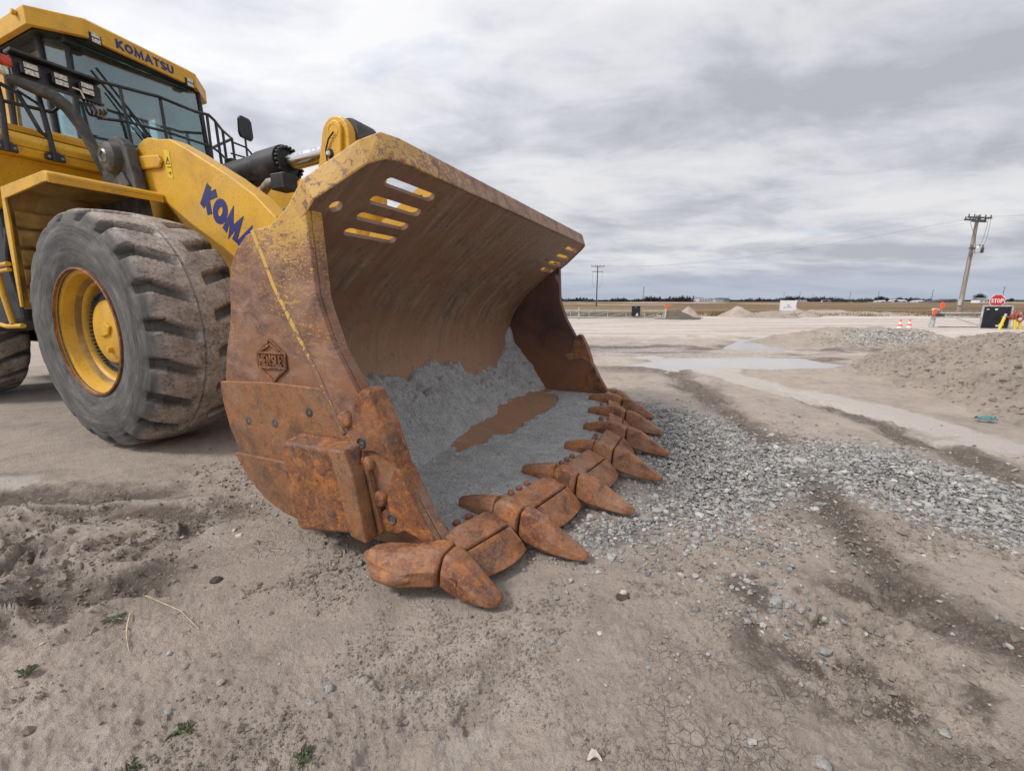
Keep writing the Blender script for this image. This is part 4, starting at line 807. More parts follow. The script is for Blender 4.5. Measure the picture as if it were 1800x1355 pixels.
        if not corner:
            b = MB().loft([ring(jx-.180, .08, .225, .155, 3), ring(jx-.170, .105, .236, .12, 3), ring(jx-.15, .128, .245, .085, 3), ring(jx-.115, .145, .272, .055, 2.6), ring(jx-.07, .147, .274, .055, 2.6), ring(jx-.018, .145, .238, .065, 3.2, sk=.05), ring(jx-.004, .135, .232, .075, 4, sk=.05)])
            b.build('adapter', M['cast_rust'], B, smooth=22, bevel=.008, seg=2, loc=(0, yc, 0))
            s = MB().loft([ring(jx-.385, .03, .205, .160, 2.4), ring(jx-.37, .06, .222, .155, 2.6), ring(jx-.31, .085, .240, .15, 2.8), ring(jx-.24, .10, .255, .145, 2.8), ring(jx-.15, .115, .270, .14, 3)])
            s.build('strap', M['cast_rust'], B, smooth=20, bevel=.005, seg=2, loc=(0, yc, 0))
        else:
            c = corner; dy = .045*c
            b = MB().loft([ring(jx-.43, .03, .130, .10, 2.5, cy=dy*1.3), ring(jx-.38, .10, .170, .085, 2.6, cy=dy*1.2), ring(jx-.32, .16, .190, .070, 2.6, cy=dy), ring(jx-.25, .205, .205, .055, 2.6, cy=dy), ring(jx-.17, .225, .215, .048, 2.6, cy=dy*.8), ring(jx-.11, .215, .238, .050, 2.6, cy=dy*.3), ring(jx-.05, .205, .255, .055, 2.6), ring(jx-.014, .20, .250, .065, 3.2, sk=.05), ring(jx-.002, .18, .240, .075, 4, sk=.05)])
            b.build('corner_adapter', M['cast_rust'], B, smooth=20, bevel=.005, seg=2, loc=(0, yc, 0))
            MB().tube([(jx-.36, c*.110, .095), (jx-.29, c*.140, .095), (jx-.19, c*.145, .095), (jx-.12, c*.11, .095)], [.012, .034, .034, .014], 10).build('cast_rib', M['cast_rust'], B, smooth=60, loc=(0, yc, 0))
        for sg in (-1, 1):
            MB().lathe([(.006, 0), (.020, .001*sg), (.024, .005*sg), (.026, -.004*sg)], 12, (T(.29), yc+sg*.083*w0, .115)).build('pin', M['rust'], B, smooth=50)
    for y in TY[1:7]: tooth(y, {1.46: .275, .875: .415, .285: .525}[abs(y)])
    tooth(TY[0], .018, -1); tooth(TY[7], .018, 1)
    # rear of the bucket: hinge lugs and stiffener box under the guard
    for yy in (-.98, -.80, .60, .98, -.16, .16): MB().prism([(-1.735, .5), (-1.735, 1.06), (-1.95, 1.05), (-2.12, .92), (-2.13, .76), (-2.0, .62)], yy, yy+.07).build('hinge_lug', M['yellow_paint'], B, bevel=.008)
    MB().prism([(-1.24, 1.60), (-1.44, 1.44), (-1.62, 1.42), (-1.50, 1.66), (-1.32, 1.70)], -1.80, 1.80).build('torque_tube', M['yellow_paint'], B, bevel=.01)
    return bk
BUCKET = build_bucket()

def build_load():    # fines lying in the bucket: bank against the back, thin layer on the floor
    xs = np.linspace(-1.70, .06, 150); ys = np.linspace(-1.80, 1.80, 300); Y, X = np.meshgrid(ys, xs)
    nz = fbm(X, Y, 2.2, 4, 151)-0.5; n2 = fbm(X, Y, 7, 4, 152, 0.6)-0.5; n3 = fbm(X, Y, 28, 3, 153, 0.65)-0.5
    ft = np.interp(Y, [-1.8, -1.2, -.5, .3, 1.0, 1.5, 1.8], [.70, .71, .71, .66, .50, .56, .80]); ft = ft+nz*.22+(fbm(X*0, Y, 7, 4, 154)-0.5)*.18
    toe = np.interp(Y, [-1.8, -.8, .3, 1.1, 1.8], [-.98, -1.06, -1.14, -1.22, -1.15])+nz*.15
    s = np.clip((toe-X)/(toe+1.62), 0, 1); z = .168+n2*.012+(ft-.168)*s**0.85+(n2*.10+n3*.05)*np.clip(s*4, 0, 1)*np.clip((1-s)*3+.3, 0, 1)
    cor = sst(.34, .0, np.hypot((X+1.66)/.8, (Y-1.78)/1.0)+n2*.12); z = np.maximum(z, cor*.98+n2*.16*cor)
    e = np.interp(np.abs(Y), [0, .30, .67, .92, 1.30, 1.53, 1.90], [.16, .13, .07, .01, -.07, -.125, -.235])
    z = z-.012*sst(-.35, -.12, X-e)
    bare = pdist(X, Y, [(-1.02, -.62), (-.93, -.66), (-.86, -.45), (-.90, -.22), (-.77, -.10), (-.76, .5), (-.80, 1.40), (-1.0, 1.60), (-1.16, 1.3), (-1.14, .6), (-1.10, -.1)])+n2*.22
    b2 = pdist(X, Y, [(-1.00, -.75), (-.93, -.72), (-.90, -.50), (-.95, -.50)])+n2*.05; bare = np.maximum(bare, b2)
    z = np.where(bare > 0, np.minimum(z, .168-.03*sst(0, .04, bare)-.012), z)
    z = z + n3*.010
    V = np.stack([X.ravel(), Y.ravel(), z.ravel()], 1); F = grid_faces(150, 300); F = F[((X-e).ravel()[F] < -.105).all(1)]; o = np_mesh('stone_fines', V, F, M['stone_fines'])
    o.location = LD.location; o.rotation_euler = LD.rotation_euler; tag(o, 'grey crushed stone fines left inside the rusty bucket', None, None, 'stuff')
    # coarse grains on top
    n = 3800; x = RNG.uniform(-1.55, -.1, n); y = RNG.uniform(-1.75, 1.75, n); ix = np.clip(np.round((x+1.70)/1.76*149).astype(int), 0, 149); iy = np.clip(np.round((y+1.8)/3.6*299).astype(int), 0, 299); zz = z[ix, iy]
    k = (bare[ix, iy] < 0) & (zz > .14) & ((X-e)[ix, iy] < -.18); x, y, zz = x[k], y[k], zz[k]; sz = np.clip(RNG.lognormal(math.log(.0042), .45, len(x)), .002, .014); ca, sa = math.cos(R(-24.4)), math.sin(R(-24.4))
    P = np.stack([LOADER_O[0]+x*ca-y*sa, LOADER_O[1]+x*sa+y*ca, zz+sz*.3], 1)
    rocks('stone_grains', P, sz, 'loose stone grains lying on the fines inside the bucket', M['limestone'], np.clip(RNG.normal(.6, .2, len(x)), 0, 1), .7)
build_load()

# wheels
def make_wheel(yout, s):
    """s=-1 near (outer face towards -y)"""
    W, RD, NL = .84, 1.035, 20
    prof = [(.51, -.30), (.525, -.375), (.585, -.405), (.69, -.425), (.80, -.428), (.875, -.418), (.925, -.405), (.965, -.385), (.995, -.36), (1.012, -.325)]
    cr = [(RD-.020*(v/.29)**2, v) for v in np.linspace(-.29, .29, 31)]
    pr = prof+cr+[(r, -a) for r, a in prof[::-1]]
    pr = [(r, a) for r, a in pr]; nt = NL*18; m = len(pr); V = np.zeros((nt, m, 3))
    for j, (r, a) in enumerate(pr):
        th = np.arange(nt)/nt*2*math.pi; ph = th/(2*math.pi)*NL
        side = -1 if a < 0 else 1; t = abs(a)
        sk = 0.55*(max(0, .33-t))**1.0*2.0
        f = (ph+(0.5 if side > 0 else 0.0)+sk*1.2) % 1.0; g = sst(.190, .110, np.abs(f-.5))
        depth = (.042+.030*min(1, t/.3))*g*(sst(.055, .10, np.array(t)))*(1 if r > .9 else 0)*float(sst(.90, .985, np.array(r)))
        if j >= len(prof) and j < len(prof)+31 and abs(a+.045) < .012: depth = np.maximum(depth, .022)
        rr = r-depth
        if r > .9 and r < 1.013: aa = a+side*0.0-side*depth*.55
        else: aa = np.full(nt, a)
        V[:, j, 0] = rr*np.cos(th); V[:, j, 1] = aa; V[:, j, 2] = rr*np.sin(th)
    F = []
    idx = np.arange(nt*m).reshape(nt, m); nxt = np.roll(idx, -1, 0); F = np.stack([idx[:, :-1], idx[:, 1:], nxt[:, 1:], nxt[:, :-1]], -1).reshape(-1, 4)
    yc = yout+.43*(-s)
    rim = MB().lathe([(0.5232, .40*s), (0.5323, .385*s), (0.5232, .365*s), (0.4960, .355*s), (0.4596, .255*s), (0.4414, .245*s), (0.4277, .235*s), (0.4168, .215*s), (0.4113, .10*s), (0.3640, .085*s), (0.0000, .085*s)], 64).build('wheel', M['yellow_paint'], LD, smooth=35, loc=(-4.08, yc, 1.035))
    tm = np_mesh('tyre', V.reshape(-1, 3), F, M['tyre_rubber'], rim); tm.data.set_sharp_from_angle(angle=R(38))
    hb = MB().lathe([(0.2958, .08*s), (0.2958, .16*s), (0.2867, .215*s), (0.2685, .24*s), (0.2184, .255*s), (0.0000, .262*s)], 48).build('hub_cover', M['yellow_paint'], rim, smooth=35, bevel=.004)
    tb = MB()
    for i in range(60):
        t = 2*math.pi*i/60; c, q = math.cos(t), math.sin(t)
        tb.tube([(.352*c, .10*s, .352*q), (.352*c, .232*s, .352*q)], .0125, 6)
    tb.lathe([(.395, .09*s), (.392, .17*s), (.37, .195*s), (.335, .20*s), (.30, .20*s), (.296, .17*s)], 64)
    tag(tb.build('bolt_ring', M['dusty_dark'], rim), kind='stuff')
    gr = MB(); gr.prism([(-.10, .03), (.02, .09), (.10, .06), (.06, -.02), (-.06, -.05)], 0.258*s, 0.280*s); gr.build('hub_boss', M['yellow_paint'], rim, bevel=.012)
    MB().lathe([(0, .295*s), (0.0200, .293*s), (0.0255, .28*s), (0.0273, .25*s)], 14, (.05, 0, -.15)).build('drain_plug', M['yellow_paint'], rim, smooth=40)
    MB().lathe([(0.4732, .275*s), (0.4659, .285*s), (0.4477, .262*s), (0.4404, .240*s)], 56).build('lock_ring', M['dusty_yellow'], rim, smooth=40); MB().lathe([(0.5460, .375*s), (0.5433, .404*s), (0.5296, .408*s), (0.5223, .39*s)], 56).build('bead_ring', M['rust'], rim, smooth=40)
    return rim
wn = make_wheel(-1.60, -1); wf = make_wheel(1.60, 1)
for w in (wn, wf):
    c = copy_tree(w, LD); c.location = (-8.65, w.location[1], 1.035); c.rotation_euler = (0, R(7), 0)
wn.rotation_euler = (0, R(4), 0)

# lift arms, bellcrank, tilt cylinder
def build_linkage():
    dome = arc(-4.30, 2.56, .30, .28, 200, 62, 10)
    top = dome+[(-3.95, 2.78), (-3.69, 2.655), (-3.18, 2.385), (-2.86, 2.19), (-2.64, 2.00), (-2.45, 1.72), (-2.25, 1.35), (-2.02, 1.02)]+arc(-2.05, .82, .22, .20, 70, -110, 8)
    bot = [(-2.35, .80), (-2.62, 1.15), (-2.95, 1.50), (-3.31, 1.745), (-3.8, 2.02), (-4.19, 2.27), (-4.45, 2.33)]
    poly = top+bot
    for s in (-1, 1):
        arm = MB().prism(poly, s*.60, s*.77).build('lift_arm', M['yellow_paint'], LD, bevel=.012)
        MB().prism([(-4.56, 2.70), (-4.12, 2.66), (-4.08, 2.60), (-4.12, 2.545), (-4.58, 2.57)], s*.77, s*.80).build('boss_plate', M['yellow_paint'], arm, bevel=.015)
        if s < 0:
            a = math.atan2(-.375, .45); ux = (math.cos(a), 0, math.sin(a)); uy = (-math.sin(a), 0, math.cos(a))
            lettering('KOMATSU', .32, (-3.607, -.770, 2.175), ux, uy, (0, -1, 0), .215, .003, .02, .81).build('lettering', M['lettering_blue'], arm)
            lab = MB().prism([(-4.055, 2.70), (-3.975, 2.68), (-3.965, 2.435), (-4.045, 2.455)], -.772, -.7735).build('warning_label', M['warning_yellow'], arm)
            g = MB(); tri = [(-.028, -.03), (.0, .03), (.028, -.03)]; strokes(g, [tri+[tri[0]], [(0, -.012), (0, .012)]], .006, (-4.013, -.7735, 2.60), (1, 0, -.15), (0, 0, 1), (0, -1, 0), 1.0, .002)
            strokes(g, [[(-.02, 0), (.015, 0)], [(.005, .015), (.018, 0), (.005, -.015)], [(-.03, .05), (.03, .05)]], .007, (-4.005, -.7735, 2.49), (1, 0, -.15), (0, 0, 1), (0, -1, 0), 1.0, .002)
            g.build('label_symbols', M['chassis_dark'], lab)
        MB().lathe([(0, .10*s), (.10, .10*s), (.12, .085*s), (.12, 0)], 20, (-2.05, s*.77, .84)).build('pin_cap', M['dusty_dark'], arm, smooth=40)
    MB().prism([(-3.5, 1.72), (-3.22, 1.60), (-3.05, 1.78), (-3.2, 2.02), (-3.45, 2.02)], -.60, .60).build('cross_tube', M['yellow_paint'], LD, bevel=.02)
    # bellcrank: two yellow side plates, pin, dusty rod eye between them
    bc = None
    for s in (-1, 1):
        poly = arc(-2.40, 2.74, .16, .16, -10, 165, 10)+[(-2.62, 2.55), (-2.78, 2.2), (-2.85, 1.85), (-2.75, 1.60), (-2.55, 1.45), (-2.30, 1.40), (-2.15, 1.46), (-2.2, 1.75), (-2.25, 2.1), (-2.235, 2.5)]
        o = MB().prism(poly, *((-.19, -.28) if s < 0 else (.10, .19))).build('bellcrank' if bc is None else 'bellcrank_plate', M['yellow_paint'], bc or LD, bevel=.012); bc = bc or o
    cap = [(x*.62-2.405*.38, z) for x, z in []]
    pc = arc(-2.385, 2.765, .088, .088, 0, 180, 8)+arc(-2.405, 2.60, .088, .088, 180, 360, 8)
    MB().prism(pc, -.28, -.312).build('pin_keeper', M['yellow_paint'], bc, bevel=.010)
    MB().lathe([(.050, -.3125), (.056, -.316), (.062, -.3125)], 20, (-2.387, 0, 2.765)).build('pin_ring', M['yellow_paint'], bc, smooth=40)
    MB().lathe([(0, -.345), (.018, -.345), (.026, -.338), (.028, -.312)], 6, (-2.44, 0, 2.585)).build('keeper_bolt', M['chrome'], bc); MB().lathe([(.026, -.3125), (.040, -.320), (.042, -.3125)], 16, (-2.44, 0, 2.585)).build('washer', M['chassis_dark'], bc)
    MB().tube([(-2.37, -.325, 2.75), (-2.43, -.33, 2.70), (-2.475, -.325, 2.62), (-2.49, -.30, 2.45), (-2.50, -.29, 2.2)], .007, 6).build('grease_line', M['chassis_dark'], bc, smooth=60)
    MB().lathe([(0, -.185), (.140, -.185), (.155, -.16), (.155, .07), (.140, .095), (0, .095)], 28, (-2.36, 0, 2.76)).build('rod_eye', M['dusty_dark'], bc, smooth=40)
    MB().prism(arc(-2.15, 1.30, .12, .12, -60, 120, 8)+[(-2.3, 1.5), (-2.45, 1.35)], -.10, .10).build('dump_link', M['dusty_dark'], bc, bevel=.01)
    d = Vector((-.985, 0, -.055)); d.normalize(); p = Vector((-2.36, 0, 2.755))
    cyl = MB().tube([p+d*1.02, p+d*1.05, p+d*1.10, p+d*3.1], [.150, .158, .158, .158], 40).build('tilt_cylinder', M['black_paint'], LD, smooth=40)
    MB().tube([p+d*1.0, p+d*1.34], .178, 40).build('cylinder_head', M['black_paint'], cyl, smooth=40, bevel=.006)
    MB().tube([p, p+d*1.10], .078, 28).build('cylinder_rod', M['chrome'], cyl, smooth=60)
    fb = MB(); a = Vector((0, 1, 0)); b = d.cross(a)
    for i in range(22):
        t = 2*math.pi*i/22; c = p+(a*math.cos(t)+b*math.sin(t))*.148; fb.tube([c+d*.955, c+d*1.0], .0155, 6)
    tag(fb.build('flange_bolts', M['chassis_dark'], cyl), kind='stuff')
    MB().tube([p+d*.99, p+d*1.01], [.125, .125], 28).build('gland', M['chassis_dark'], cyl, smooth=40)
    MB().tube([(-3.95, -.10, 2.56), (-3.62, -.18, 2.40), (-3.46, -.23, 2.40), (-3.36, -.24, 2.455), (-3.24, -.20, 2.47)], [.040, .045, .045, .045, .05], 12).build('hydraulic_hose', M['hose_grey'], LD, smooth=60)
    MB().box(-3.30, -3.12, -.27, -.10, 2.38, 2.53).build('port_block', M['black_paint'], cyl, bevel=.01)
    for k in range(4): MB().tube([(-3.0-.05*k, .02+.06*k, 2.56), (-2.95-.05*k, .02+.06*k, 2.50)], .022, 6).build('fitting', M['steel'], cyl)
    MB().tube([(-3.2, -.45, 2.1), (-2.9, -.35, 2.18), (-2.6, -.32, 2.25), (-2.5, -.3, 2.0)], .016, 8).build('small_hose', M['hose_grey'], LD, smooth=60)
build_linkage()

def build_chassis():
    fr = MB().prism([(-5.6, .75), (-3.4, .62), (-3.2, .95), (-3.55, 1.5), (-4.3, 2.1), (-4.6, 2.4), (-5.3, 2.3), (-5.7, 1.9)], -.56, .56).build('front_frame', M['yellow_paint'], LD, bevel=.02)
    for s in (-1, 1):
        tw = MB().prism([(-5.2, 2.0), (-4.3, 2.0), (-4.36, 2.45)]+arc(-4.62, 2.66, .21, .20, 0, 170, 10)+[(-5.0, 2.4)], s*.80, s*.90).build('hinge_tower', M['dusty_dark'], fr, bevel=.02)
        MB().lathe([(0, .085*s), (.10, .085*s), (.135, .06*s), (.15, .0)], 24, (-4.64, s*.90, 2.66)).build('hinge_cap', M['dusty_dark'], tw, smooth=40)
        MB().lathe([(.045, .088*s), (.05, .10*s), (.065, .088*s)], 20, (-4.64, s*.90, 2.66)).build('cap_ring', M['steel'], tw, smooth=40)
        MB().prism([(-4.5, 2.30), (-4.62, 2.48), (-4.50, 2.52), (-4.41, 2.40)], s*.90, s*.93).build('bracket', M['dusty_dark'], tw, bevel=.01)
        MB().box(-4.5, -3.5, s*.56, s*.74, 1.0, 1.08).build('axle_bracket', M['chassis_dark'], fr)
        # fender: bent sheet over the tyre with a turned-down outer flange
        arcp = [(-4.16, 2.30), (-4.22, 2.325), (-5.04, 2.285), (-5.10, 1.98), (-5.16, 1.25)]
        inn = [(x+.01, z-.022) for x, z in arcp]
        fe = MB(); secs = []
        for y in (.78, 1.57): secs.append([(x, s*y, z) for x, z in arcp]+[(x+.012, s*y, z-.022) for x, z in arcp[::-1]])
        f = fe.loft(secs).build('fender', M['dusty_yellow'], fr); MB().prism([(-4.150, 2.235), (-4.150, 2.305), (-4.20, 2.332), (-4.165, 2.30), (-4.165, 2.235)], s*.78, s*1.592).build('front_lip', M['yellow_paint'], f, bevel=.004)
        def off(i, d):
            a = Vector(arcp[max(i-1, 0)]); b = Vector(arcp[min(i+1, 4)]); t = (b-a).normalized(); n = Vector((-t.y, t.x)); return Vector(arcp[i])+n*d
        fl = MB(); o_ = [off(i, -.006) for i in range(5)]; ii = [off(i, w) for i, w in zip(range(5), (.06, .075, .10, .09, .03))]
        fl.prism([tuple(q) for q in o_]+[tuple(q) for q in ii[::-1]], s*1.571, s*1.59); fl.build('fender_flange', M['yellow_paint'], f, bevel=.005)
        MB().loft([[(x, s*y, z+.001) for x, z in arcp[:3]]+[(x, s*y, z+.012) for x, z in arcp[:3][::-1]] for y in (.78, 1.572)]).build('fender_top', M['yellow_paint'], f)
        for k in range(5):
            t0, t1 = k/5, (k+1)/5; q = lambda t: (-5.07-.07*t, 2.12-.86*t)
            (xa, za), (xb, zb) = q(t0), q(t1); MB().prism([(xa+.03, za-.01), (xb+.03, zb+.012), (xb+.052, zb+.03), (xa+.052, za-.03)], s*.80, s*1.54).build('splash_slat', M['dusty_yellow'], f, bevel=.004)
        MB().prism([(-5.15, 1.22), (-5.17, .80), (-5.14, .80), (-5.12, 1.24)], s*.84, s*1.50).build('mud_flap', M['chassis_dark'], f)
    MB().lathe([(.28, -.75), (.30, -.5), (.22, -.3), (.22, .3), (.30, .5), (.28, .75)], 24, (-4.08, 0, 1.035)).build('front_axle', M['dusty_dark'], fr, smooth=40)
    MB().box(-5.8, -5.25, -.45, .45, .7, 1.9).build('articulation_joint', M['chassis_dark'], LD, bevel=.03)
    rr = MB().box(-10.6, -5.75, -.72, .72, .75, 1.65).build('rear_frame', M['chassis_dark'], LD, bevel=.03)
    MB().prism([(-5.70, 1.10), (-6.9, .95), (-7.3, .95), (-7.3, 2.3), (-5.75, 2.3)], -1.42, -.73).build('tank', M['chassis_dark'], rr, bevel=.04)
    MB().prism([(-5.70, 1.10), (-6.9, .95), (-7.3, .95), (-7.3, 2.3), (-5.75, 2.3)], .73, 1.42).build('tank', M['chassis_dark'], rr, bevel=.04)
    MB().prism([(-7.7, 1.66), (-10.7, 1.66), (-10.9, 2.0), (-10.7, 2.95), (-7.7, 3.1)], -1.0, 1.0).build('engine_hood', M['yellow_paint'], rr, bevel=.05)
    for s in (-1, 1): MB().loft([[(x, s*y, z) for x, z in [(-7.45, 1.9), (-7.75, 2.35), (-8.4, 2.55), (-9.4, 2.5), (-9.4, 2.53), (-8.4, 2.58), (-7.72, 2.38), (-7.42, 1.9)]] for y in (.98, 1.62)]).build('rear_fender', M['yellow_paint'], rr)
    MB().lathe([(.28, -.75), (.22, -.3), (.22, .3), (.28, .75)], 24, (-8.65, 0, 1.035)).build('rear_axle', M['dusty_dark'], rr, smooth=40)
    # access ladder at the left edge of the picture
    ld = MB(); ld.tube([(-6.2, -1.60, 1.62), (-5.5, -1.60, 1.63), (-5.18, -1.60, 1.64)], .022, 8).build('ladder', M['yellow_paint'], LD, smooth=60)
    MB().tube([(-6.2, -1.60, 1.56), (-5.5, -1.60, 1.575), (-5.18, -1.60, 1.59)], .018, 8).build('rail', M['yellow_paint'], bpy.data.objects['ladder'], smooth=60)
    MB().tube([(-5.46, -1.60, 1.58), (-5.43, -1.60, 1.35), (-5.36, -1.60, 1.09)], .024, 8).build('stile', M['yellow_paint'], bpy.data.objects['ladder'], smooth=60)
    MB().tube([(-6.1, -1.60, 1.58), (-6.05, -1.60, 1.35), (-6.0, -1.60, 1.09)], .024, 8).build('stile', M['yellow_paint'], bpy.data.objects['ladder'], smooth=60)
    MB().tube([(-6.2, -1.60, 1.16), (-5.75, -1.60, 1.085), (-5.5, -1.60, 1.06), (-5.15, -1.60, 1.075)], .022, 8).build('step', M['yellow_paint'], bpy.data.objects['ladder'], smooth=60)
    for k, (a, b) in enumerate((((-5.35, -1.44, 2.1), (-5.3, -1.44, 1.2)), ((-5.55, -1.44, 2.0), (-5.6, -1.44, 1.3)))): MB().tube([a, ((a[0]+b[0])/2-.06, -1.46, 1.7), b], .025, 8).build('tank_hose', M['black_paint'], rr, smooth=60)
    return fr
FRAME = build_chassis()

def build_cab():
    cab = MB().prism([(-5.80, 2.55), (-5.72, 3.06), (-7.7, 3.06), (-7.7, 2.3), (-6.0, 2.3)], -.95, 1.1).build('cab', M['yellow_paint'], LD, bevel=.02)
    # platform with fascia on both sides
    for s, c in ((-1, 0), (1, .12)):
        y0, y1 = s*.62+c, s*1.50+c
        MB().prism([(-5.33, 2.66), (-5.30, 2.80), (-5.36, 2.87), (-7.9, 2.90), (-7.9, 2.66)], y0, y1).build('platform', M['yellow_paint'], cab, bevel=.012)
        MB().prism([(-5.42, 2.66), (-5.62, 2.20), (-7.9, 2.20), (-7.9, 2.66)], y0, y1-.04*s).build('platform_skirt', M['yellow_paint'], cab, bevel=.012)
        MB().box(-5.322, -5.312, min(y0, y1)+.06, max(y0, y1)-.06, 2.738, 2.746).build('seam', M['chassis_dark'], cab)
        MB().box(-7.9, -5.45, min(y0, y1)+.02, max(y0, y1)-.02, 2.902, 2.96).build('deck_tread', M['yellow_paint'], cab, bevel=.01)
    A, Bp, C, D, E_, F_ = (-7.55, -.70), (-6.17, -.70), (-5.93, -.56), (-5.95, .80), (-6.2, .92), (-7.55, .92)
    bA, bB, bC, bD, bE = (-7.55, -.72), (-6.10, -.72), (-5.90, -.60), (-5.90, .82), (-6.1, .94)
    zb, zt = 3.06, 4.15
    def pane(name, p, q, pt, qt, inset=.035, z0=zb+.03, z1=zt-.03, m='cab_glass'):
        P0, P1 = Vector((*p, z0)), Vector((*q, z0)); Q1, Q0 = Vector((*qt, z1)), Vector((*pt, z1)); d = (P1-P0).normalized(); w = d*inset
        v = [P0+w, P1-w, Q1-w, Q0+w]; n = (P1-P0).cross(Q0-P0).normalized()*.008
        return MB().add([x for x in v]+[x-n for x in v], [(0,1,2,3),(7,6,5,4),(0,4,5,1),(1,5,6,2),(2,6,7,3),(3,7,4,0)]).build(name, M[m], cab)
    pane('windshield', bC, bD, C, D); pane('corner_pane', bB, bC, Bp, C, .02); pane('corner_pane', bD, bE, D, E_, .02)
    pane('side_window', (-7.05, -.72), bB, (-6.95, -.70), Bp, .05); pane('side_window', bE, (-7.3, .94), E_, (-7.3, .92), .05); pane('rear_window', (-7.55, .8), (-7.55, -.6), (-7.55, .8), (-7.55, -.6), .05)
    for b, t, r in ((bB, Bp, .034), (bC, C, .028), (bD, D, .028), (bE, E_, .034), ((-7.06, -.72), (-6.98, -.70), .05), ((-7.5, -.72), (-7.5, -.70), .05), ((-7.5, .92), (-7.5, .9), .05), ((-6.95, .94), (-6.95, .92), .03)):
        MB().tube([(*b, zb-.01), (*t, zt+.02)], r, 8).build('pillar', M['chassis_dark'], cab, smooth=60)
    MB().prism([(-7.55, -.735), (-7.02, -.735), (-6.95, -.70), (-7.55, -.70)], 3.06, 4.16, 'z').build('side_panel', M['yellow_paint'], cab, bevel=.02)
    MB().box(-6.92, -6.60, -.90, -.74, 2.965, 3.25).build('step_box', M['yellow_paint'], cab, bevel=.02)
    MB().tube([(*bC, zb+.02), (*bD, zb+.02)], .03, 8).build('window_sill', M['chassis_dark'], cab); MB().tube([(*bB, zb+.02), (*bC, zb+.02)], .03, 8).build('window_sill', M['chassis_dark'], cab)
    MB().tube([(*bB, zb+.02), (-7.05, -.72, zb+.02)], .03, 8).build('window_sill', M['chassis_dark'], cab)
    # roof: dark lining, yellow visor ring with recessed lamps
    pl = [(-7.75, -.86), (-5.96, -.86), (-5.69, -.50), (-5.82, .72), (-6.18, 1.06), (-7.75, 1.06)]
    lining = [(-7.6, -.78), (-6.05, -.78), (-5.80, -.47), (-5.90, .70), (-6.2, .98), (-7.6, .98)]
    MB().prism(lining, 4.135, 4.19, 'z').build('roof_lining', M['chassis_dark'], cab, bevel=.01)
    rf = MB(); low = [(x, y, 4.13) for x, y in pl]; up = [(x-.0, y, 4.30) for x, y in pl]; cx, cy = -6.7, .1
    top = [((x-cx)*.93+cx, (y-cy)*.90+cy, 4.345) for x, y in pl]; inn = [((x-cx)*.955+cx, (y-cy)*.94+cy, 4.13) for x, y in pl]
    n = len(pl); vs = low+up+top+inn; fs = [(i, (i+1) % n, n+(i+1) % n, n+i) for i in range(n)]+[(n+i, n+(i+1) % n, 2*n+(i+1) % n, 2*n+i) for i in range(n)]+[tuple(range(2*n, 3*n))]+[(3*n+i, 3*n+(i+1) % n, (i+1) % n, i) for i in range(n)]+[(3*n+i, 3*n+(i+1) % n, 3*n+(i+1) % n, 3*n+i)[:3] for i in ()]
    vin = [(p[0], p[1], 4.20) for p in inn]; vs += vin; fs += [(3*n+(i+1) % n, 3*n+i, 4*n+i, 4*n+(i+1) % n) for i in range(n)]+[tuple(range(5*n-1, 4*n-1, -1))]
    roof = rf.add(vs, fs).build('roof', M['yellow_paint'], cab, bevel=.006)
    c, f = Vector((-5.69, -.50)), Vector((-5.82, .72)); d = (f-c).normalized(); nrm = Vector((d.y, -d.x))
    lettering('KOMATSU', .24, (c.x+d.x*.30+nrm.x*.001, c.y+d.y*.30+nrm.y*.001, 4.165), (d.x, d.y, 0), (0, 0, 1), (nrm.x, nrm.y, 0), .095, .003, .03, .94).build('lettering', M['lettering_blue'], roof)
    def lamp(pos, dirv, par, w=.085, h=.06):
        dx = Vector((dirv[0], dirv[1], 0)).normalized(); sx = Vector((-dx.y, dx.x, 0)); P = Vector(pos)
        def bx(mb, w_, h_, t0, t1, zo=0):
            q = [P+sx*a*w_+Vector((0, 0, b*h_+zo))+dx*t for t in (t0, t1) for a, b in ((-1, -1), (1, -1), (1, 1), (-1, 1))]; return mb.add(q, [(0,1,2,3),(7,6,5,4),(0,4,5,1),(1,5,6,2),(2,6,7,3),(3,7,4,0)])
        hs = bx(MB(), w*.66, h*.74, -.07, .012).build('work_lamp', M['chassis_dark'], par, bevel=.006)
        for zo in (.027*h/.06, -.027*h/.06): bx(MB(), w*.46, h*.34, .012, .017, zo).build('lens', M['lens_white'], hs)
    ch0, ch1 = Vector((-5.96, -.86)), Vector((-5.69, -.50))
    p = c+d*.10; lamp((p.x, p.y, 4.155), nrm, roof); p = f-d*.10; lamp((p.x, p.y, 4.155), nrm, roof)
    MB().box(-5.93, -5.85, -.62, -.50, 4.06, 4.17).build('roof_bracket', M['chassis_dark'], roof, bevel=.01)
    MB().tube([(-6.12, -.868, 4.255), (-6.12, -.90, 4.262)], .028, 12).build('roof_plug', M['yellow_paint'], roof, smooth=40)
    # cab interior
    st = MB().box(-6.95, -6.45, -.12, .40, 3.35, 3.50).build('seat', M['seat_fabric'], cab, bevel=.04, seg=3); MB().prism([(-6.98, 3.45), (-6.86, 3.45), (-6.98, 4.0), (-7.08, 4.0)], -.12, .40).build('seat_back', M['seat_fabric'], st, bevel=.03)
    MB().box(-7.5, -6.0, -.66, .88, 3.062, 3.075).build('cab_floor', M['cab_trim'], cab)
    MB().prism([(-6.02, 3.08), (-5.99, 3.30), (-6.12, 3.42), (-6.3, 3.36), (-6.3, 3.08)], -.05, .40).build('dashboard', M['cab_trim'], cab, bevel=.02)
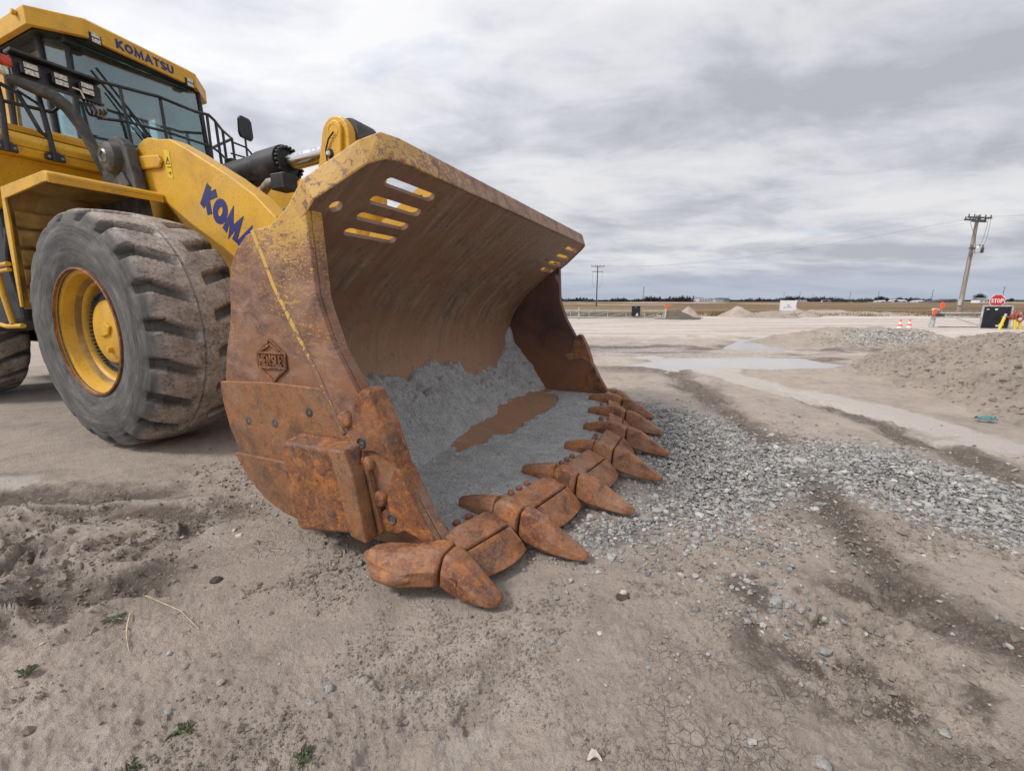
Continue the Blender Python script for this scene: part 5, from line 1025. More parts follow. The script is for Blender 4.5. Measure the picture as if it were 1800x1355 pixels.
    sw = MB(); sw.tube([Vector((-6.38+.07*math.sin(t)*.6, .18+.17*math.cos(t), 3.55+.17*math.sin(t)*.75)) for t in [2*math.pi*i/20 for i in range(21)]], .014, 8); sw.tube([(-6.38, .18, 3.55), (-6.2, .18, 3.38)], .02, 8); sw.build('steering_wheel', M['cab_trim'], cab, smooth=60)
    MB().box(-6.75, -6.35, -.40, -.22, 3.35, 3.56).build('armrest_console', M['cab_trim'], cab, bevel=.02)
    # wiper
    wp = MB().tube([(-5.86, .20, 3.10), (-5.875, -.15, 3.55), (-5.88, -.27, 3.72)], .010, 6).build('wiper_arm', M['chassis_dark'], cab); MB().tube([(-5.872, -.36, 3.92), (-5.868, .14, 3.28)], .013, 6).build('wiper_blade', M['chassis_dark'], wp)
    MB().tube([(-5.86, .24, 3.10), (-5.875, -.10, 3.55)], .008, 6).build('wiper_link', M['chassis_dark'], wp)
    # handrails
    def rail(name, pts, r=.019, par=None): return MB().tube(pts, r, 8).build(name, M['black_paint'], par, smooth=60)
    hr = rail('handrail', [(-5.52, -.64, 3.62), (-5.5, -.47, 3.655), (-5.48, -.1, 3.69), (-5.46, .02, 3.70), (-5.5, .45, 3.70), (-5.5, .62, 3.72), (-5.55, .72, 3.70), (-5.8, .98, 3.70), (-5.95, 1.22, 3.68), (-7.2, 1.35, 3.62)], .019, cab)
    rail('mid_rail', [(-5.5, -.60, 3.26), (-5.5, -.32, 3.315), (-5.5, .07, 3.34), (-5.5, .61, 3.33), (-5.56, .74, 3.31), (-5.95, 1.22, 3.27), (-7.2, 1.35, 3.25)], .016, hr)
    for a, b in (((-5.5, -.34, 3.675), (-5.5, -.30, 2.95)), ((-5.48, .05, 3.70), (-5.5, .08, 3.0)), ((-5.5, .60, 3.72), (-5.5, .60, 2.95)), ((-5.6, .77, 3.70), (-5.6, .79, 2.95)), ((-5.82, 1.0, 3.70), (-5.82, 1.02, 2.95)), ((-5.97, 1.23, 3.68), (-5.97, 1.25, 2.95)), ((-6.6, 1.30, 3.65), (-6.6, 1.30, 2.95))): rail('post', [a, b], .018, hr)
    h2 = rail('side_handrail', [(-5.28, -1.42, 2.66), (-5.28, -1.40, 2.95), (-5.30, -1.385, 3.10), (-5.34, -1.38, 3.30)], .024, cab)
    rail('post', [(-5.28, -1.09, 2.66), (-5.28, -1.105, 2.9), (-5.30, -1.12, 3.24), (-5.32, -1.13, 3.38)], .024, h2)
    rail('rail', [(-5.30, -1.50, 3.11), (-5.30, -1.36, 3.10), (-5.30, -1.15, 3.115), (-5.30, -1.04, 3.12), (-5.30, -.99, 3.18), (-5.30, -1.02, 3.25)], .017, h2)
    rail('rail', [(-5.30, -1.55, 3.26), (-5.30, -1.36, 3.24), (-5.30, -1.26, 3.20), (-5.29, -1.20, 3.02), (-5.29, -1.16, 2.91), (-5.29, -1.09, 2.86)], .019, h2)
    rail('rail', [(-5.30, -1.27, 3.23), (-5.30, -1.15, 3.17), (-5.30, -1.10, 3.13)], .014, h2)
    for y in (-1.415, -1.085):
        b = MB().prism([(y-.075, 2.665), (y+.075, 2.665), (y+.07, 2.725), (y+.03, 2.75), (y-.03, 2.75), (y-.07, 2.725)], -5.315, -5.275, 'x').build('base_plate', M['black_paint'], h2, bevel=.006)
        for q in (-.048, .048): MB().lathe([(0, .047), (.012, .045), (.015, .036)], 8, (-5.315, y+q, 2.695), 'x').build('bolt', M['steel'], b, smooth=50)
    # mirror on the far side
    mr = MB().prism([(1.10, 3.62), (1.26, 3.60), (1.29, 3.66), (1.28, 3.86), (1.25, 3.90), (1.12, 3.91), (1.09, 3.86), (1.08, 3.68)], -5.62, -5.56, 'x').build('mirror', M['black_paint'], cab, bevel=.02, seg=3)
    MB().tube([(-5.59, 1.17, 3.62), (-5.6, 1.18, 3.35), (-5.65, 1.2, 3.0)], .014, 8).build('mirror_stem', M['black_paint'], mr, smooth=60)
    MB().tube([(-5.62, .98, 3.52), (-5.6, 1.18, 3.50), (-5.66, 1.36, 3.40), (-5.7, 1.40, 3.25)], .014, 8).build('guard_rail', M['black_paint'], mr, smooth=60)
    MB().tube([(-5.62, .95, 3.36), (-5.6, 1.18, 3.36), (-5.66, 1.40, 3.30)], .012, 8).build('guard_rail', M['black_paint'], mr, smooth=60)
    for k in range(3): MB().tube([(-5.62, 1.24+.05*k, 3.42), (-5.6, 1.30+.03*k, 3.34-.03*k), (-5.6, 1.22+.04*k, 3.26)], .012, 6).build('cable', M['black_paint'], mr, smooth=60)
    MB().box(-5.66, -5.5, .86, 1.08, 3.18, 3.27).build('camera_box', M['black_paint'], mr, bevel=.015)
    # far lamp bracket is the mirror image of this one; only the near one is in view
    ar = MB(); secs = []
    for (y, z), w in zip([(-1.36, 3.285), (-1.20, 3.262), (-1.05, 3.245), (-.95, 3.17), (-.87, 3.03), (-.80, 2.83), (-.73, 2.62), (-.69, 2.45)], [.05, .07, .085, .085, .075, .065, .06, .06]):
        secs.append((y, z, w))
    L, Rr = [], []
    for i, (y, z, w) in enumerate(secs):
        a, b = secs[max(i-1, 0)], secs[min(i+1, len(secs)-1)]; t = Vector((b[0]-a[0], b[1]-a[1])).normalized(); nn_ = Vector((-t.y, t.x)); L.append((y+nn_.x*w/1.6, z+nn_.y*w/1.6)); Rr.append((y-nn_.x*w/1.6, z-nn_.y*w/1.6))
    arm = ar.prism(L+Rr[::-1], -5.24, -5.15, 'x').build('lamp_bracket', M['dusty_dark'], FRAME, bevel=.02)
    MB().box(-5.21, -5.17, -1.30, -.66, 3.30, 3.315).build('bracket_bar', M['black_paint'], arm); 
    MB().prism([(-1.30, 3.315), (-.66, 3.315), (-.65, 3.47), (-.70, 3.50), (-1.30, 3.50)], -5.26, -5.215, 'x').build('bracket_plate', M['black_paint'], arm, bevel=.008)
    MB().box(-5.26, -5.12, -1.32, -.66, 3.50, 3.525).build('bracket_shelf', M['black_paint'], arm, bevel=.004)
    for y in (-1.19, -.985, -.79): lamp((-5.165, y, 3.40), (1, 0), arm, .10, .062)
    MB().box(-5.22, -5.14, -1.47, -1.31, 3.37, 3.45).build('turn_signal', M['lens_red'], arm, bevel=.015, seg=3); MB().box(-5.22, -5.15, -1.46, -1.34, 3.29, 3.36).build('position_lamp', M['lens_white'], arm, bevel=.015)
    for k in range(5): MB().tube([(-5.2, -.70-.03*k, 3.30), (-5.12, -.68-.04*k, 3.22-.01*k), (-5.17, -.72-.02*k, 3.16)], .011, 6).build('wiring', M['chassis_dark'], arm, smooth=60)
    MB().box(-5.20, -5.14, -.76, -.66, 3.17, 3.27).build('connector', M['hose_grey'], arm, bevel=.01)
    MB().tube([(-5.13, -.92, 3.36), (-5.11, -.87, 3.35), (-5.13, -.84, 3.29)], .009, 6).build('wiring', M['chrome'], arm, smooth=60)
build_cab()

# ------------------------------------------------------------------ gates, signs, cones
GATE_X, GATE_Y = 4.0, 30.0
def gate_left():
    g = tag(empty('pipe_gate', (7.5, 31, 0)), 'long pale metal pipe gate with diagonal braces and a black board, beyond the bucket', 'gate')
    m = M['galvanised_green']
    MB().cyl((-7.5, 0, .68), (3.45, 0, .64), .042, 8).build('top_rail', m, g); MB().cyl((-7.5, 0, .58), (3.45, 0, .55), .018, 8).build('second_rail', m, g); MB().cyl((-7.5, 0, .22), (3.45, 0, .13), .042, 8).build('bottom_rail', m, g)
    for k in range(9):
        x = -7.3+1.33*k; MB().cyl((x, 0, .16), (x, 0, .67), .018, 6).build('upright', m, g)
        if k < 8: MB().cyl((x, .01, .18), (x+1.33, .01, .55), .012, 6).build('brace', m, g)
    p = MB().cyl((3.5, 0, -.1), (3.5, 0, .72), .07, 12).build('post', M['galvanised'], g); MB().box(3.42, 3.58, -.06, .06, .72, .78).build('post_cap', M['galvanised'], p)
    MB().cyl((-2.7, .05, 0), (-2.7, .05, .86), .05, 10).build('post', M['galvanised'], g)
    b = tag(MB().box(1.05, 1.65, -.10, -.06, .27, .98).build('black_board', M['black_board'], None, bevel=.01), 'small upright black board hanging on the left pipe gate', 'board'); b.location = (7.5, 31, 0)
    MB().prism([(1.32, .30), (1.52, .30), (1.50, .42), (1.44, .50), (1.38, .40)], -.104, -.101).build('torn_patch', M['white_paint'], b); MB().box(1.30, 1.36, -.104, -.101, .88, .91).build('torn_patch', M['white_paint'], b)
    f = tag(MB().prism([(3.42, .86), (3.75, .84), (3.72, 1.02), (3.55, 1.10), (3.40, 1.02)], -.03, .01).build('warning_flag', M['safety_orange'], None, bevel=.02), 'orange warning flag on the end post of the left gate', 'flag'); f.location = (7.5, 31, 0)
    MB().cyl((3.52, 0, .6), (3.52, 0, .9), .012, 6).build('flag_stick', M['galvanised'], f)
gate_left()
def gate_right():
    g = tag(empty('pipe_gate', (24, 21.2, 0)), 'galvanised pipe gate behind the STOP sign at the right edge', 'gate'); m = M['galvanised']
    MB().cyl((-3.05, 0, .74), (8, 0, .72), .045, 10).build('top_rail', m, g); MB().cyl((-3.5, -.25, .56), (8, -.25, .54), .040, 10).build('second_rail', m, g); MB().cyl((-3.0, 0, .08), (8, 0, .02), .03, 8).build('bottom_rail', m, g)
    MB().cyl((-3.25, .05, -.2), (-3.25, .05, .98), .085, 14).build('post', m, g); MB().cyl((-3.75, -.25, -.2), (-3.68, -.25, .62), .035, 10).build('post', m, g)
    MB().cyl((-2.2, 0, .5), (-.6, 0, .02), .016, 8).build('brace', m, g); MB().cyl((-.55, 0, 0), (-.55, 0, .74), .03, 8).build('upright', m, g); MB().cyl((2.6, 0, 0), (2.6, 0, .74), .03, 8).build('upright', m, g)
    hg = MB().box(-3.5, -3.05, -.3, .1, .60, .72).build('hinge', M['dusty_dark'], g, bevel=.02); MB().box(-3.35, -3.15, -.1, .15, .86, .96).build('post_cap', m, g, bevel=.02)
    for (x, y, z), lb in (((-3.22, .0, 1.24), 'orange warning flag standing higher, on the right gate post'), ((-3.78, -.25, .92), 'orange warning flag standing lower, left of the right gate post')):
        f = tag(MB().prism([(-.17, -.20), (.17, -.20), (.15, .12), (.06, .24), (-.08, .22), (-.17, .10)], -.02, .02).build('warning_flag', M['safety_orange'], None, bevel=.03), lb, 'flag', 'orange warning flags'); f.location = (24.25+x, 21.2+y, z-.14); f.scale = (.62, 1, .75)
        MB().cyl((0, 0, -.45), (0, 0, -.15), .012, 6).build('flag_stick', M['galvanised'], f)
    # black sign board on posts, leaning back a little
    s = tag(empty('sign_board', (22.85, 20.4, 0), R(-12)), 'large black sign board in a grey frame standing below the STOP sign', 'sign board')
    MB().box(-.66, .66, -.02, .02, .06, 1.06).build('panel', M['black_board'], s); MB().box(-.72, .74, -.03, .03, 1.06, 1.12).build('frame_rail', m, s, bevel=.006)
    for x in (-.70, .73): MB().box(x-.035, x+.035, -.03, .03, -.1, 1.06).build('frame_post', m, s, bevel=.006)
    s.scale = (.80, 1, 1)
    for poly in ([(-.55, .92), (-.42, .91), (-.40, .95), (-.52, .96)], [(-.12, .90), (-.02, .89), (.03, .97), (-.13, .97)], [(.05, .14), (.38, .12), (.45, .22), (.38, .30), (.25, .30), (.18, .21), (.06, .20)]): MB().prism(poly, -.024, -.0205).build('torn_patch', M['white_paint'], s)
    st = tag(empty('stop_sign', (22.98, 20.6, .24), R(-14)), 'red octagonal STOP sign above the black sign board', 'stop sign')
    oc = [(.41*math.cos(R(22.5+45*i)), 1.36+.41*math.sin(R(22.5+45*i))) for i in range(8)]; oi = [(.375*math.cos(R(22.5+45*i)), 1.36+.375*math.sin(R(22.5+45*i))) for i in range(8)]
    pl = MB().prism(oc, -.006, 0).build('plate', M['white_paint'], st); MB().prism(oi, -.0095, -.0075).build('face', M['red_paint'], pl)
    lettering('STOP', .17, (-.305, -.0095, 1.23), (1, 0, 0), (0, 0, 1), (0, -1, 0), .26, .003, .05, .62).build('lettering', M['white_paint'], pl)
    MB().box(-.03, .03, .001, .04, -.2, 1.6).build('post', m, st); st.scale = (.78, 1, .80)
    v = tag(empty('valve_stand', (23.15, 19.9, 0)), 'rusty red valve wheel on yellow pipe legs right of the black board', 'valve')
    w = MB(); w.tube([(.27+.20*math.cos(t), 0, .62+.22*math.sin(t)) for t in [2*math.pi*i/18 for i in range(19)]], .035, 8); w.build('hand_wheel', M['valve_red'], v, smooth=60)
    MB().box(-.02, .30, .05, .22, .46, .74).build('valve_body', M['valve_red'], v, bevel=.05); MB().cyl((-.45, .1, .60), (.2, .1, .60), .035, 8).build('valve_stem', M['valve_red'], v); MB().cyl((.12, .12, .70), (.16, .12, .86), .05, 8).build('bonnet', M['valve_red'], v); MB().cyl((.27, -.2, .62), (.27, .1, .62), .05, 10).build('hub', M['valve_red'], v)
    for a, b in (((-.72, -.1, -.1), (-.52, -.05, .55)), ((.14, 0, -.1), (.12, .05, .48)), ((.42, 0, -.1), (.36, .05, .46))): MB().cyl(a, b, .055, 12).build('leg', M['warning_yellow'], v, smooth=60)
    MB().cyl((-.53, -.05, .52), (-.47, -.05, .74), .045, 10).build('pipe_end', M['galvanised'], v)
gate_right()
def cones():
    def make():
        c = empty('traffic_cone'); prof = [(.135, .03), (.115, .18), (.114, .18)]
        MB().prism([(-.19, -.19), (.19, -.19), (.19, .19), (-.19, .19)], 0, .035, 'z').build('base', M['safety_orange'], c, bevel=.01)
        MB().lathe([(.145, .035), (.030, .70), (.022, .71), (0, .71)], 20, (0, 0, 0), 'z').build('cone', M['safety_orange'], c, smooth=40)
        for z0, z1 in ((.28, .38), (.48, .58)): MB().lathe([(.147-.173*(z0-.035)+.003, z0), (.147-.173*(z1-.035)+.003, z1)], 20, (0, 0, 0), 'z').build('band', M['white_paint'], c, smooth=40)
        return c
    a = make(); b = copy_tree(a)
    for o, (x, y), lb in ((a, (15.6, 17.3), 'orange traffic cone with white bands, farther left of the two'), (b, (16.25, 17.6), 'orange traffic cone with white bands, nearer to the black board')):
        o.location = (x, y, .0); o.scale = (.85, .85, .85); tag(o, lb, 'traffic cone', 'traffic cones behind the mound')
cones()
def white_sign():
    s = tag(empty('sign_board', (22.9, 36.0, 0), R(-8)), 'white sign board on wooden braces at the field edge', 'sign board')
    MB().box(-.62, .62, -.02, .02, .55, 1.38).build('panel', M['white_paint'], s); MB().prism([(-.12, 1.0), (.05, .92), (.12, 1.02)], -.024, -.021).build('print', M['far_window'], s); MB().box(-.35, .3, -.023, -.021, .80, .84).build('print', M['far_window'], s)
    for x in (-.58, .58): MB().box(x-.04, x+.04, .021, .08, -.1, 1.42).build('post', M['lumber'], s)
    for a, b in (((-.58, -.02, .45), (-.95, -.5, 0)), ((-.5, -.02, .5), (.05, -.4, 0)), ((.2, -.02, .45), (-.1, -.4, 0)), ((.58, -.02, .45), (.9, -.4, 0))): MB().cyl(a, b, .035, 6).build('brace', M['lumber'], s)
white_sign()

# ------------------------------------------------------------------ power lines
def pole(x, y, H, m, label, r0=.15, detail=0, group=None, rz=0, cat='utility pole'):
    p = tag(empty('utility_pole', (x, y, 0), rz), label, cat, group)
    MB().tube([(0, 0, -.3), (0, 0, H)], [r0, r0*.62], 12).build('pole', m, p, smooth=60)
    if detail == 0:
        MB().box(-1.1, 1.1, -.06, .06, H-.5, H-.36).build('crossarm', m, p); return p
    if detail == 1:
        MB().box(-1.55, 1.55, -.20, -.10, H-.30, H-.16).build('crossarm', m, p); MB().box(-1.2, 1.35, .10, .20, H-1.45, H-1.32).build('crossarm', m, p)
        for q in (-1.45, -.5, .5, 1.45): MB().cyl((q, -.15, H-.16), (q, -.15, H+.10), .05, 8).build('insulator', m, p)
        for s in (-1, 1): MB().tube([(s*1.2, .15, H-1.4), (s*1.15, .15, H-3.0), (s*1.1, .15, H-4.2), (s*.5, .1, H-4.9)], .018, 5).build('jumper_wire', m, p)
        return p
    for dz, w, dy in ((-.25, 1.5, -.18), (-.42, 1.35, .18), (-.62, .9, -.18)):
        c = MB().box(-w, w, dy-.06, dy+.06, H+dz-.07, H+dz+.07).build('crossarm', M['pole_dark'], p)
        for q in np.linspace(-w+.1, w-.1, 5 if w > 1 else 3): MB().cyl((q, dy, H+dz+.07), (q, dy, H+dz+.30), .055, 8).build('insulator', M['pole_dark'], c)
    t = MB().lathe([(0, 0), (.22, .02), (.24, .1), (.24, .62), (.2, .7), (0, .74)], 16, (.42, -.25, H-3.75), 'z').build('transformer', M['galvanised'], p, smooth=40)
    MB().box(-.5, 1.35, -.2, -.08, H-3.30, H-3.16).build('crossarm', M['pole_dark'], p)
    for q in (-.3, .75, 1.2): MB().cyl((q, -.14, H-3.16), (q, -.14, H-2.85), .06, 8).build('insulator', M['pole_dark'], p)
    MB().lathe([(0, 0), (.13, .02), (.13, .40), (0, .45)], 12, (-.28, -.25, H-4.1), 'z').build('switch', M['pole_dark'], p, smooth=40); MB().lathe([(0, 0), (.13, .02), (.13, .35), (0, .4)], 12, (.95, -.3, H-3.7), 'z').build('arrester', M['pole_dark'], p, smooth=40)
    for a, b in (((-1.4, -.2, H-.2), (-.15, -.2, H-1.9)), ((1.1, -.2, H-.3), (.6, -.25, H-3.0)), ((1.4, -.2, H-.2), (1.2, -.2, H-2.9)), ((-.15, -.2, H-1.9), (.2, -.2, H-3.2))):
        A, Bv = Vector(a), Vector(b); MB().tube([A.lerp(Bv, k/6)+Vector((.10*math.sin(math.pi*k/6), 0, -.35*math.sin(math.pi*k/6))) for k in range(7)], .016, 5).build('jumper_wire', M['pole_dark'], p)
    MB().box(-.34, -.12, -.2, .05, .9, 1.5).build('meter_box', M['galvanised'], p, bevel=.03); MB().cyl((-.17, -.05, 1.5), (-.14, -.02, 3.2), .03, 8).build('conduit', M['galvanised'], p)
    return p
PR = (47.5, 46.0)
pole(PR[0], PR[1], 9.9, M['pole_wood'], 'tall weathered wooden power pole with transformer right of the road', .22, 2, rz=R(10))
pole(20.2, 104.0, 9.6, M['pole_dark'], 'dark power pole with two crossarms standing in the field right of the bucket', .17, 1)
far = [((1419, 518), 11.5), ((1479, 515), 11.5), ((1528, 514), 11.5), ((1613, 511), 11.5), ((1737, 505), 11.5)]
FP = [(-900, 519.4, 12.0), (390, 528, 11), (358, 467, 11), (348, 410, 11), (375, 388, 11), (355, 312, 11)]
names = ['distant pole farthest left in the row of poles along the field', 'distant pole second from the left in the row along the field', 'distant pole in the middle of the row along the field', 'distant pole behind the white farm sheds', 'distant pole right of the bare tree, near the STOP sign']
for (x, y), lb in zip([(428, 620), (384, 495), (391, 465), (374, 388), (349, 310)], names): pole(x, y, 11.5, M['pole_dark'], lb, .24, 0, 'distant power poles along the field')
for (x, y, h_), lb in zip([(262, 420, 9.5), (284, 430, 10.5)], ['thin distant pole left above the white sign board', 'thin distant pole right above the white sign board']): pole(x, y, h_, M['pole_dark'], lb, .16, 0, 'thin poles by the white sign board')
def wires():
    w = MB(); H = 9.6; ca, sa = math.cos(R(10)), math.sin(R(10))
    for q, dz in ((-1.3, 0), (-.4, .12), (.4, .12), (1.3, 0)):
        A = Vector((PR[0]+q*ca, PR[1]+q*sa, H+dz))
        for Bv, sag in ((Vector((21.0+q*.9, 104, 9.5)), 1.6), (Vector((86+q, 30, 11.5)), .6)):
            w.tube([A.lerp(Bv, k/16)-Vector((0, 0, sag*4*(k/16)*(1-k/16))) for k in range(17)], .0045, 4)
    tag(w.build('power_lines', M['pole_dark']), 'thin power lines strung from the tall wooden pole across the sky', 'wires')
wires()

# ------------------------------------------------------------------ far horizon: farm buildings, tree belt, towers
def house(name, x, y, w, d, h, roof, mw, mr, label, cat, win=0, group=None):
    b = tag(empty(name, (x, y, 0)), label, cat, group); MB().box(-w/2, w/2, -d/2, d/2, -.5, h).build('wall', mw, b)
    if roof > 0: MB().prism([(-d/2-.3, h), (d/2+.3, h), (0, h+roof)], -w/2-.3, w/2+.3, 'x').build('roof', mr, b)
    else: MB().box(-w/2-.2, w/2+.2, -d/2-.2, d/2+.2, h+.01, h+.5).build('roof', mr, b)
    for k in range(win): MB().box(-w/2+w*(k+.5)/win-w*.25/win, -w/2+w*(k+.5)/win+w*.25/win, -d/2-.08, -d/2-.01, h*.35, h*.7).build('window', M['far_window'], b)
    return b
FW, FG = M['factory_white'], M['factory_grey']
house('factory', 690, 1550, 58, 30, 10.5, 0, FW, FG, 'long pale factory hall on the horizon in the middle of the field', 'factory', 6)
house('factory', 745, 1545, 40, 30, 13, 0, FG, FG, 'dark grey block joined to the right end of the pale factory', 'factory', 4)
house('factory', 700, 1640, 36, 20, 16, 0, FW, FG, 'pale taller block rising behind the factory hall', 'factory', 0)
for i, (x, y, w, h_, lb) in enumerate([(430, 505, 13, 1.6, 'white low farm shed left of the farm group'), (447, 505, 15, 2.1, 'white farm shed with ridge roof in the middle of the farm group'), (466, 500, 8, 1.7, 'white farm shed at the right end of the farm group')]):
    house('farm_shed', x, y, w, 10, h_, .9, FW, M['white_paint'], lb, 'shed', 2, 'farm sheds on the horizon')
house('farm_house', 404, 376, 7, 7, 2.6, 1.8, M['white_paint'], FG, 'small white house under the bare tree near the STOP sign', 'house', 2)
for x, y, w, lb in ((560, 1180, 22, 'pale low building left of the factory among trees'), (930, 1400, 30, 'pale low building far right of the factory'), (1010, 1400, 24, 'pale low building beside the tree clump behind the white sign')):
    house('low_building', x, y, w, 14, 5, 1.5, FW, FG, lb, 'building', 3, 'pale low buildings on the horizon')
mb = MB(); mb.prism([(-12, 0), (10, 0), (10, 3.9), (7, 3.7), (-12, 1.0)], -8, 8); o = tag(mb.build('storage_barn', M['hazy_twigs']), 'long dark sloping storage bank right of the farm sheds', 'barn'); o.location = (462, 470, 0)
def lattice(x, y, H, w, label):
    t = tag(empty('lattice_tower', (x, y, 0)), label, 'tower'); legs = MB()
    for sx, sy in ((-1, -1), (1, -1), (1, 1), (-1, 1)): legs.tube([(sx*w, sy*w, 0), (sx*w*.4, sy*w*.4, H)], .22, 5)
    legs.build('legs', M['pole_dark'], t); br = MB(); n = 9
    for k in range(n):
        a, b = 1-.6*k/n, 1-.6*(k+1)/n; s = 1 if k % 2 else -1
        for q in (-1, 1): br.tube([(-s*w*a, q*w*a, H*k/n), (s*w*b, q*w*b, H*(k+1)/n)], .13, 4)
    br.build('bracing', M['pole_dark'], t)
lattice(440, 1460, 50, 2.2, 'thin lattice mast on the horizon left of the water tower')
wt = tag(empty('water_tower', (725, 2000, 0)), 'small water tower silhouette on the horizon left of the factory', 'water tower')
MB().lathe([(0, 15), (3, 16), (4.6, 19), (4.6, 21), (3, 24), (0, 25)], 16, (0, 0, 0), 'z').build('tank', M['pole_dark'], wt, smooth=60); MB().cyl((0, 0, 0), (0, 0, 16), 1.6, 10).build('stem', M['pole_dark'], wt)

def bare_crown(n, rx, rz, zc, rnd, thick):
    mb = MB()
    for k in range(n):
        a = rnd.uniform(0, 6.283); u = rnd.uniform(-.5, 1); rr = rx*math.sqrt(max(0, 1-u*u))*rnd.uniform(.3, 1.0); tip = Vector((rr*math.cos(a), rr*math.sin(a)*.7, zc+rz*u*rnd.uniform(.6, 1.05)))
        st = Vector((tip.x*.2, tip.y*.2, zc-rz*.75)); m = st.lerp(tip, .55)+Vector((rnd.uniform(-.3, .3), 0, rnd.uniform(0, .5)))*rx*.25
        d = (tip-m); s = Vector((d.z, 0, -d.x)).normalized()*thick if d.length > 1e-3 else Vector((thick, 0, 0)); s2 = Vector((0, thick, 0))
        mb.add([st-s, st+s, m+s, m-s, tip], [(0, 1, 2, 3), (3, 2, 4)]); mb.add([st-s2, st+s2, m+s2, m-s2, tip], [(0, 1, 2, 3), (3, 2, 4)])
    return mb
def tree(x, y, h_, r, label, seed, group='trees on the horizon', dense=140, th=.12):
    rnd = random.Random(seed); t = tag(empty('bare_tree', (x, y, 0)), label, 'tree', group)
    MB().tube([(0, 0, -.3), (.05*h_*.2, 0, h_*.25), (0, 0, h_*.6)], [h_*.035, h_*.026, h_*.01], 7).build('trunk', M['hazy_twigs'], t, smooth=60)
    bare_crown(dense, r, h_*.42, h_*.60, rnd, th).build('crown', M['hazy_twigs'], t)
tree(408, 380, 9.0, 7.0, 'broad bare winter tree over the small white house near the STOP sign', 1, dense=420, th=.10)
tree(427, 372, 4.5, 3.2, 'low bare bush right of the small white house', 2, dense=260, th=.13)
tree(392, 455, 5.5, 2.6, 'single dark round tree left of the farm sheds', 3, dense=340, th=.16); tree(461, 545, 8.5, 9, 'bare trees rising behind the farm sheds', 4, dense=420, th=.16)
tree(415, 470, 3.0, 3.0, 'low dark shrub between the round tree and the farm sheds', 5, dense=220, th=.15)
def belt(name, x0, x1, yfn, hfn, n, seed, label):
    rnd = random.Random(seed); mb = MB()
    for k in range(n):
        x = rnd.uniform(x0, x1); y = yfn(x)+rnd.uniform(-40, 40); hh = hfn(x)*rnd.uniform(.55, 1.15); r = hh*rnd.uniform(.45, .9); sc = rnd.random()
        for j in range(16):
            a = rnd.uniform(-1, 1); z0 = hh*rnd.uniform(0, .45); tipx = x+r*a; tz = hh*(1-.55*a*a)*rnd.uniform(.65, 1.05); w = hh*.07
            mb.add([(x+r*a*.3-w, y, z0*.3-.5), (x+r*a*.3+w, y+w, z0*.3-.5), (tipx+w*.6, y+w, tz*.8), (tipx-w*.5, y-w, tz), (x+r*a*.6, y+1.5*w, tz*.5)], [(0, 1, 2, 3), (0, 4, 3), (1, 4, 2)])
    tag(mb.build(name, M['hazy_twigs']), label, None, None, 'stuff')
belt('tree_belt', 150, 1500, lambda x: 1750-.12*x, lambda x: 17+5*math.sin(x*.013)+4*math.sin(x*.05), 620, 21, 'far belt of bare trees along the horizon left of the farm')
belt('tree_belt', 1400, 4200, lambda x: 2900, lambda x: 16+3*math.sin(x*.01), 420, 22, 'far low tree line along the right horizon')
belt('tree_clump', 640, 700, lambda x: 900, lambda x: 8, 14, 23, 'dark clump of bare trees behind the white sign board'); belt('tree_clump', 560, 625, lambda x: 760, lambda x: 5.5, 16, 24, 'low dark tree clump right of the white sign board'); belt('tree_clump', 445, 480, lambda x: 600, lambda x: 4.8, 9, 25, 'low clump around the distant poles')
MB_ = MB()
far_hill = np.linspace(-3500, 5200, 60)
o = np_mesh('far_woods', np.array([(x, 3600+30*math.sin(x), z) for z in (-2, 14) for x in far_hill]), grid_faces(2, 60), M['hazy_twigs']); 
md = o.modifiers.new('thickness', 'SOLIDIFY'); md.thickness = 60; tag(o, 'far-off wooded skyline', None, None, 'stuff')

# ------------------------------------------------------------------ grass, weeds, litter
def dry_grass():
    n = 26000; x = RNG.uniform(-6, 62, n); y = 37.5+RNG.beta(1.3, 3, n)*14+0.0*x; k = (fbm(x, y, .5, 3, 201) > .42) & ~((x > 1) & (x < 12.5) & (y < 33)); x, y = x[k], y[k]; n = len(x)
    h_ = RNG.uniform(.10, .42, n)*(0.5+fbm(x, y, .35, 2, 202)); a = RNG.uniform(0, 6.283, n); w = .035; lean = RNG.normal(0, .5, (n, 2))*h_[:, None]
    b = np.stack([x, y, np.full(n, .02)], 1); dx = np.stack([np.cos(a)*w, np.sin(a)*w, np.zeros(n)], 1); tip = b+np.stack([lean[:, 0], lean[:, 1], h_], 1)
    V = np.stack([b-dx, b+dx, tip], 1).reshape(-1, 3); F = np.arange(3*n).reshape(-1, 3); tone = np.repeat(np.clip(RNG.normal(.5, .25, n), 0, 1), 3)
    tag(np_mesh('dry_grass', V, F, M['dry_grass'], smooth=False, attrs={'tone': tone}), 'rough dry grass along the edge of the field', None, None, 'stuff')
dry_grass()
def weed(x, y, r, n, label, seed, hh=.03):
    rnd = random.Random(seed); z = gz(x, y); t = tag(empty('weed', (x, y, z)), label, 'weed', 'small green weeds in the bare ground'); mb = MB()
    for k in range(n):
        a = rnd.uniform(0, 6.283); L = r*rnd.uniform(.4, 1.0); q = rnd.uniform(.15, 1.0); c, s = math.cos(a), math.sin(a); o = Vector((rnd.gauss(0, r*.25), rnd.gauss(0, r*.25), 0)); w = L*rnd.uniform(.05, .11)
        p = [o, o+Vector((c*L*.5-s*w, s*L*.5+c*w, hh*q)), o+Vector((c*L, s*L, hh*q*.7)), o+Vector((c*L*.5+s*w, s*L*.5-c*w, hh*q))]; mb.add(p, [(0, 1, 2), (0, 2, 3)])
    mb.build('leaves', M['green_leaf'], t, solid=(.0012, 0)); MB().tube([(0, 0, -.01), (0.003, 0, hh*.7)], .003, 5).build('stem', M['green_leaf'], t)
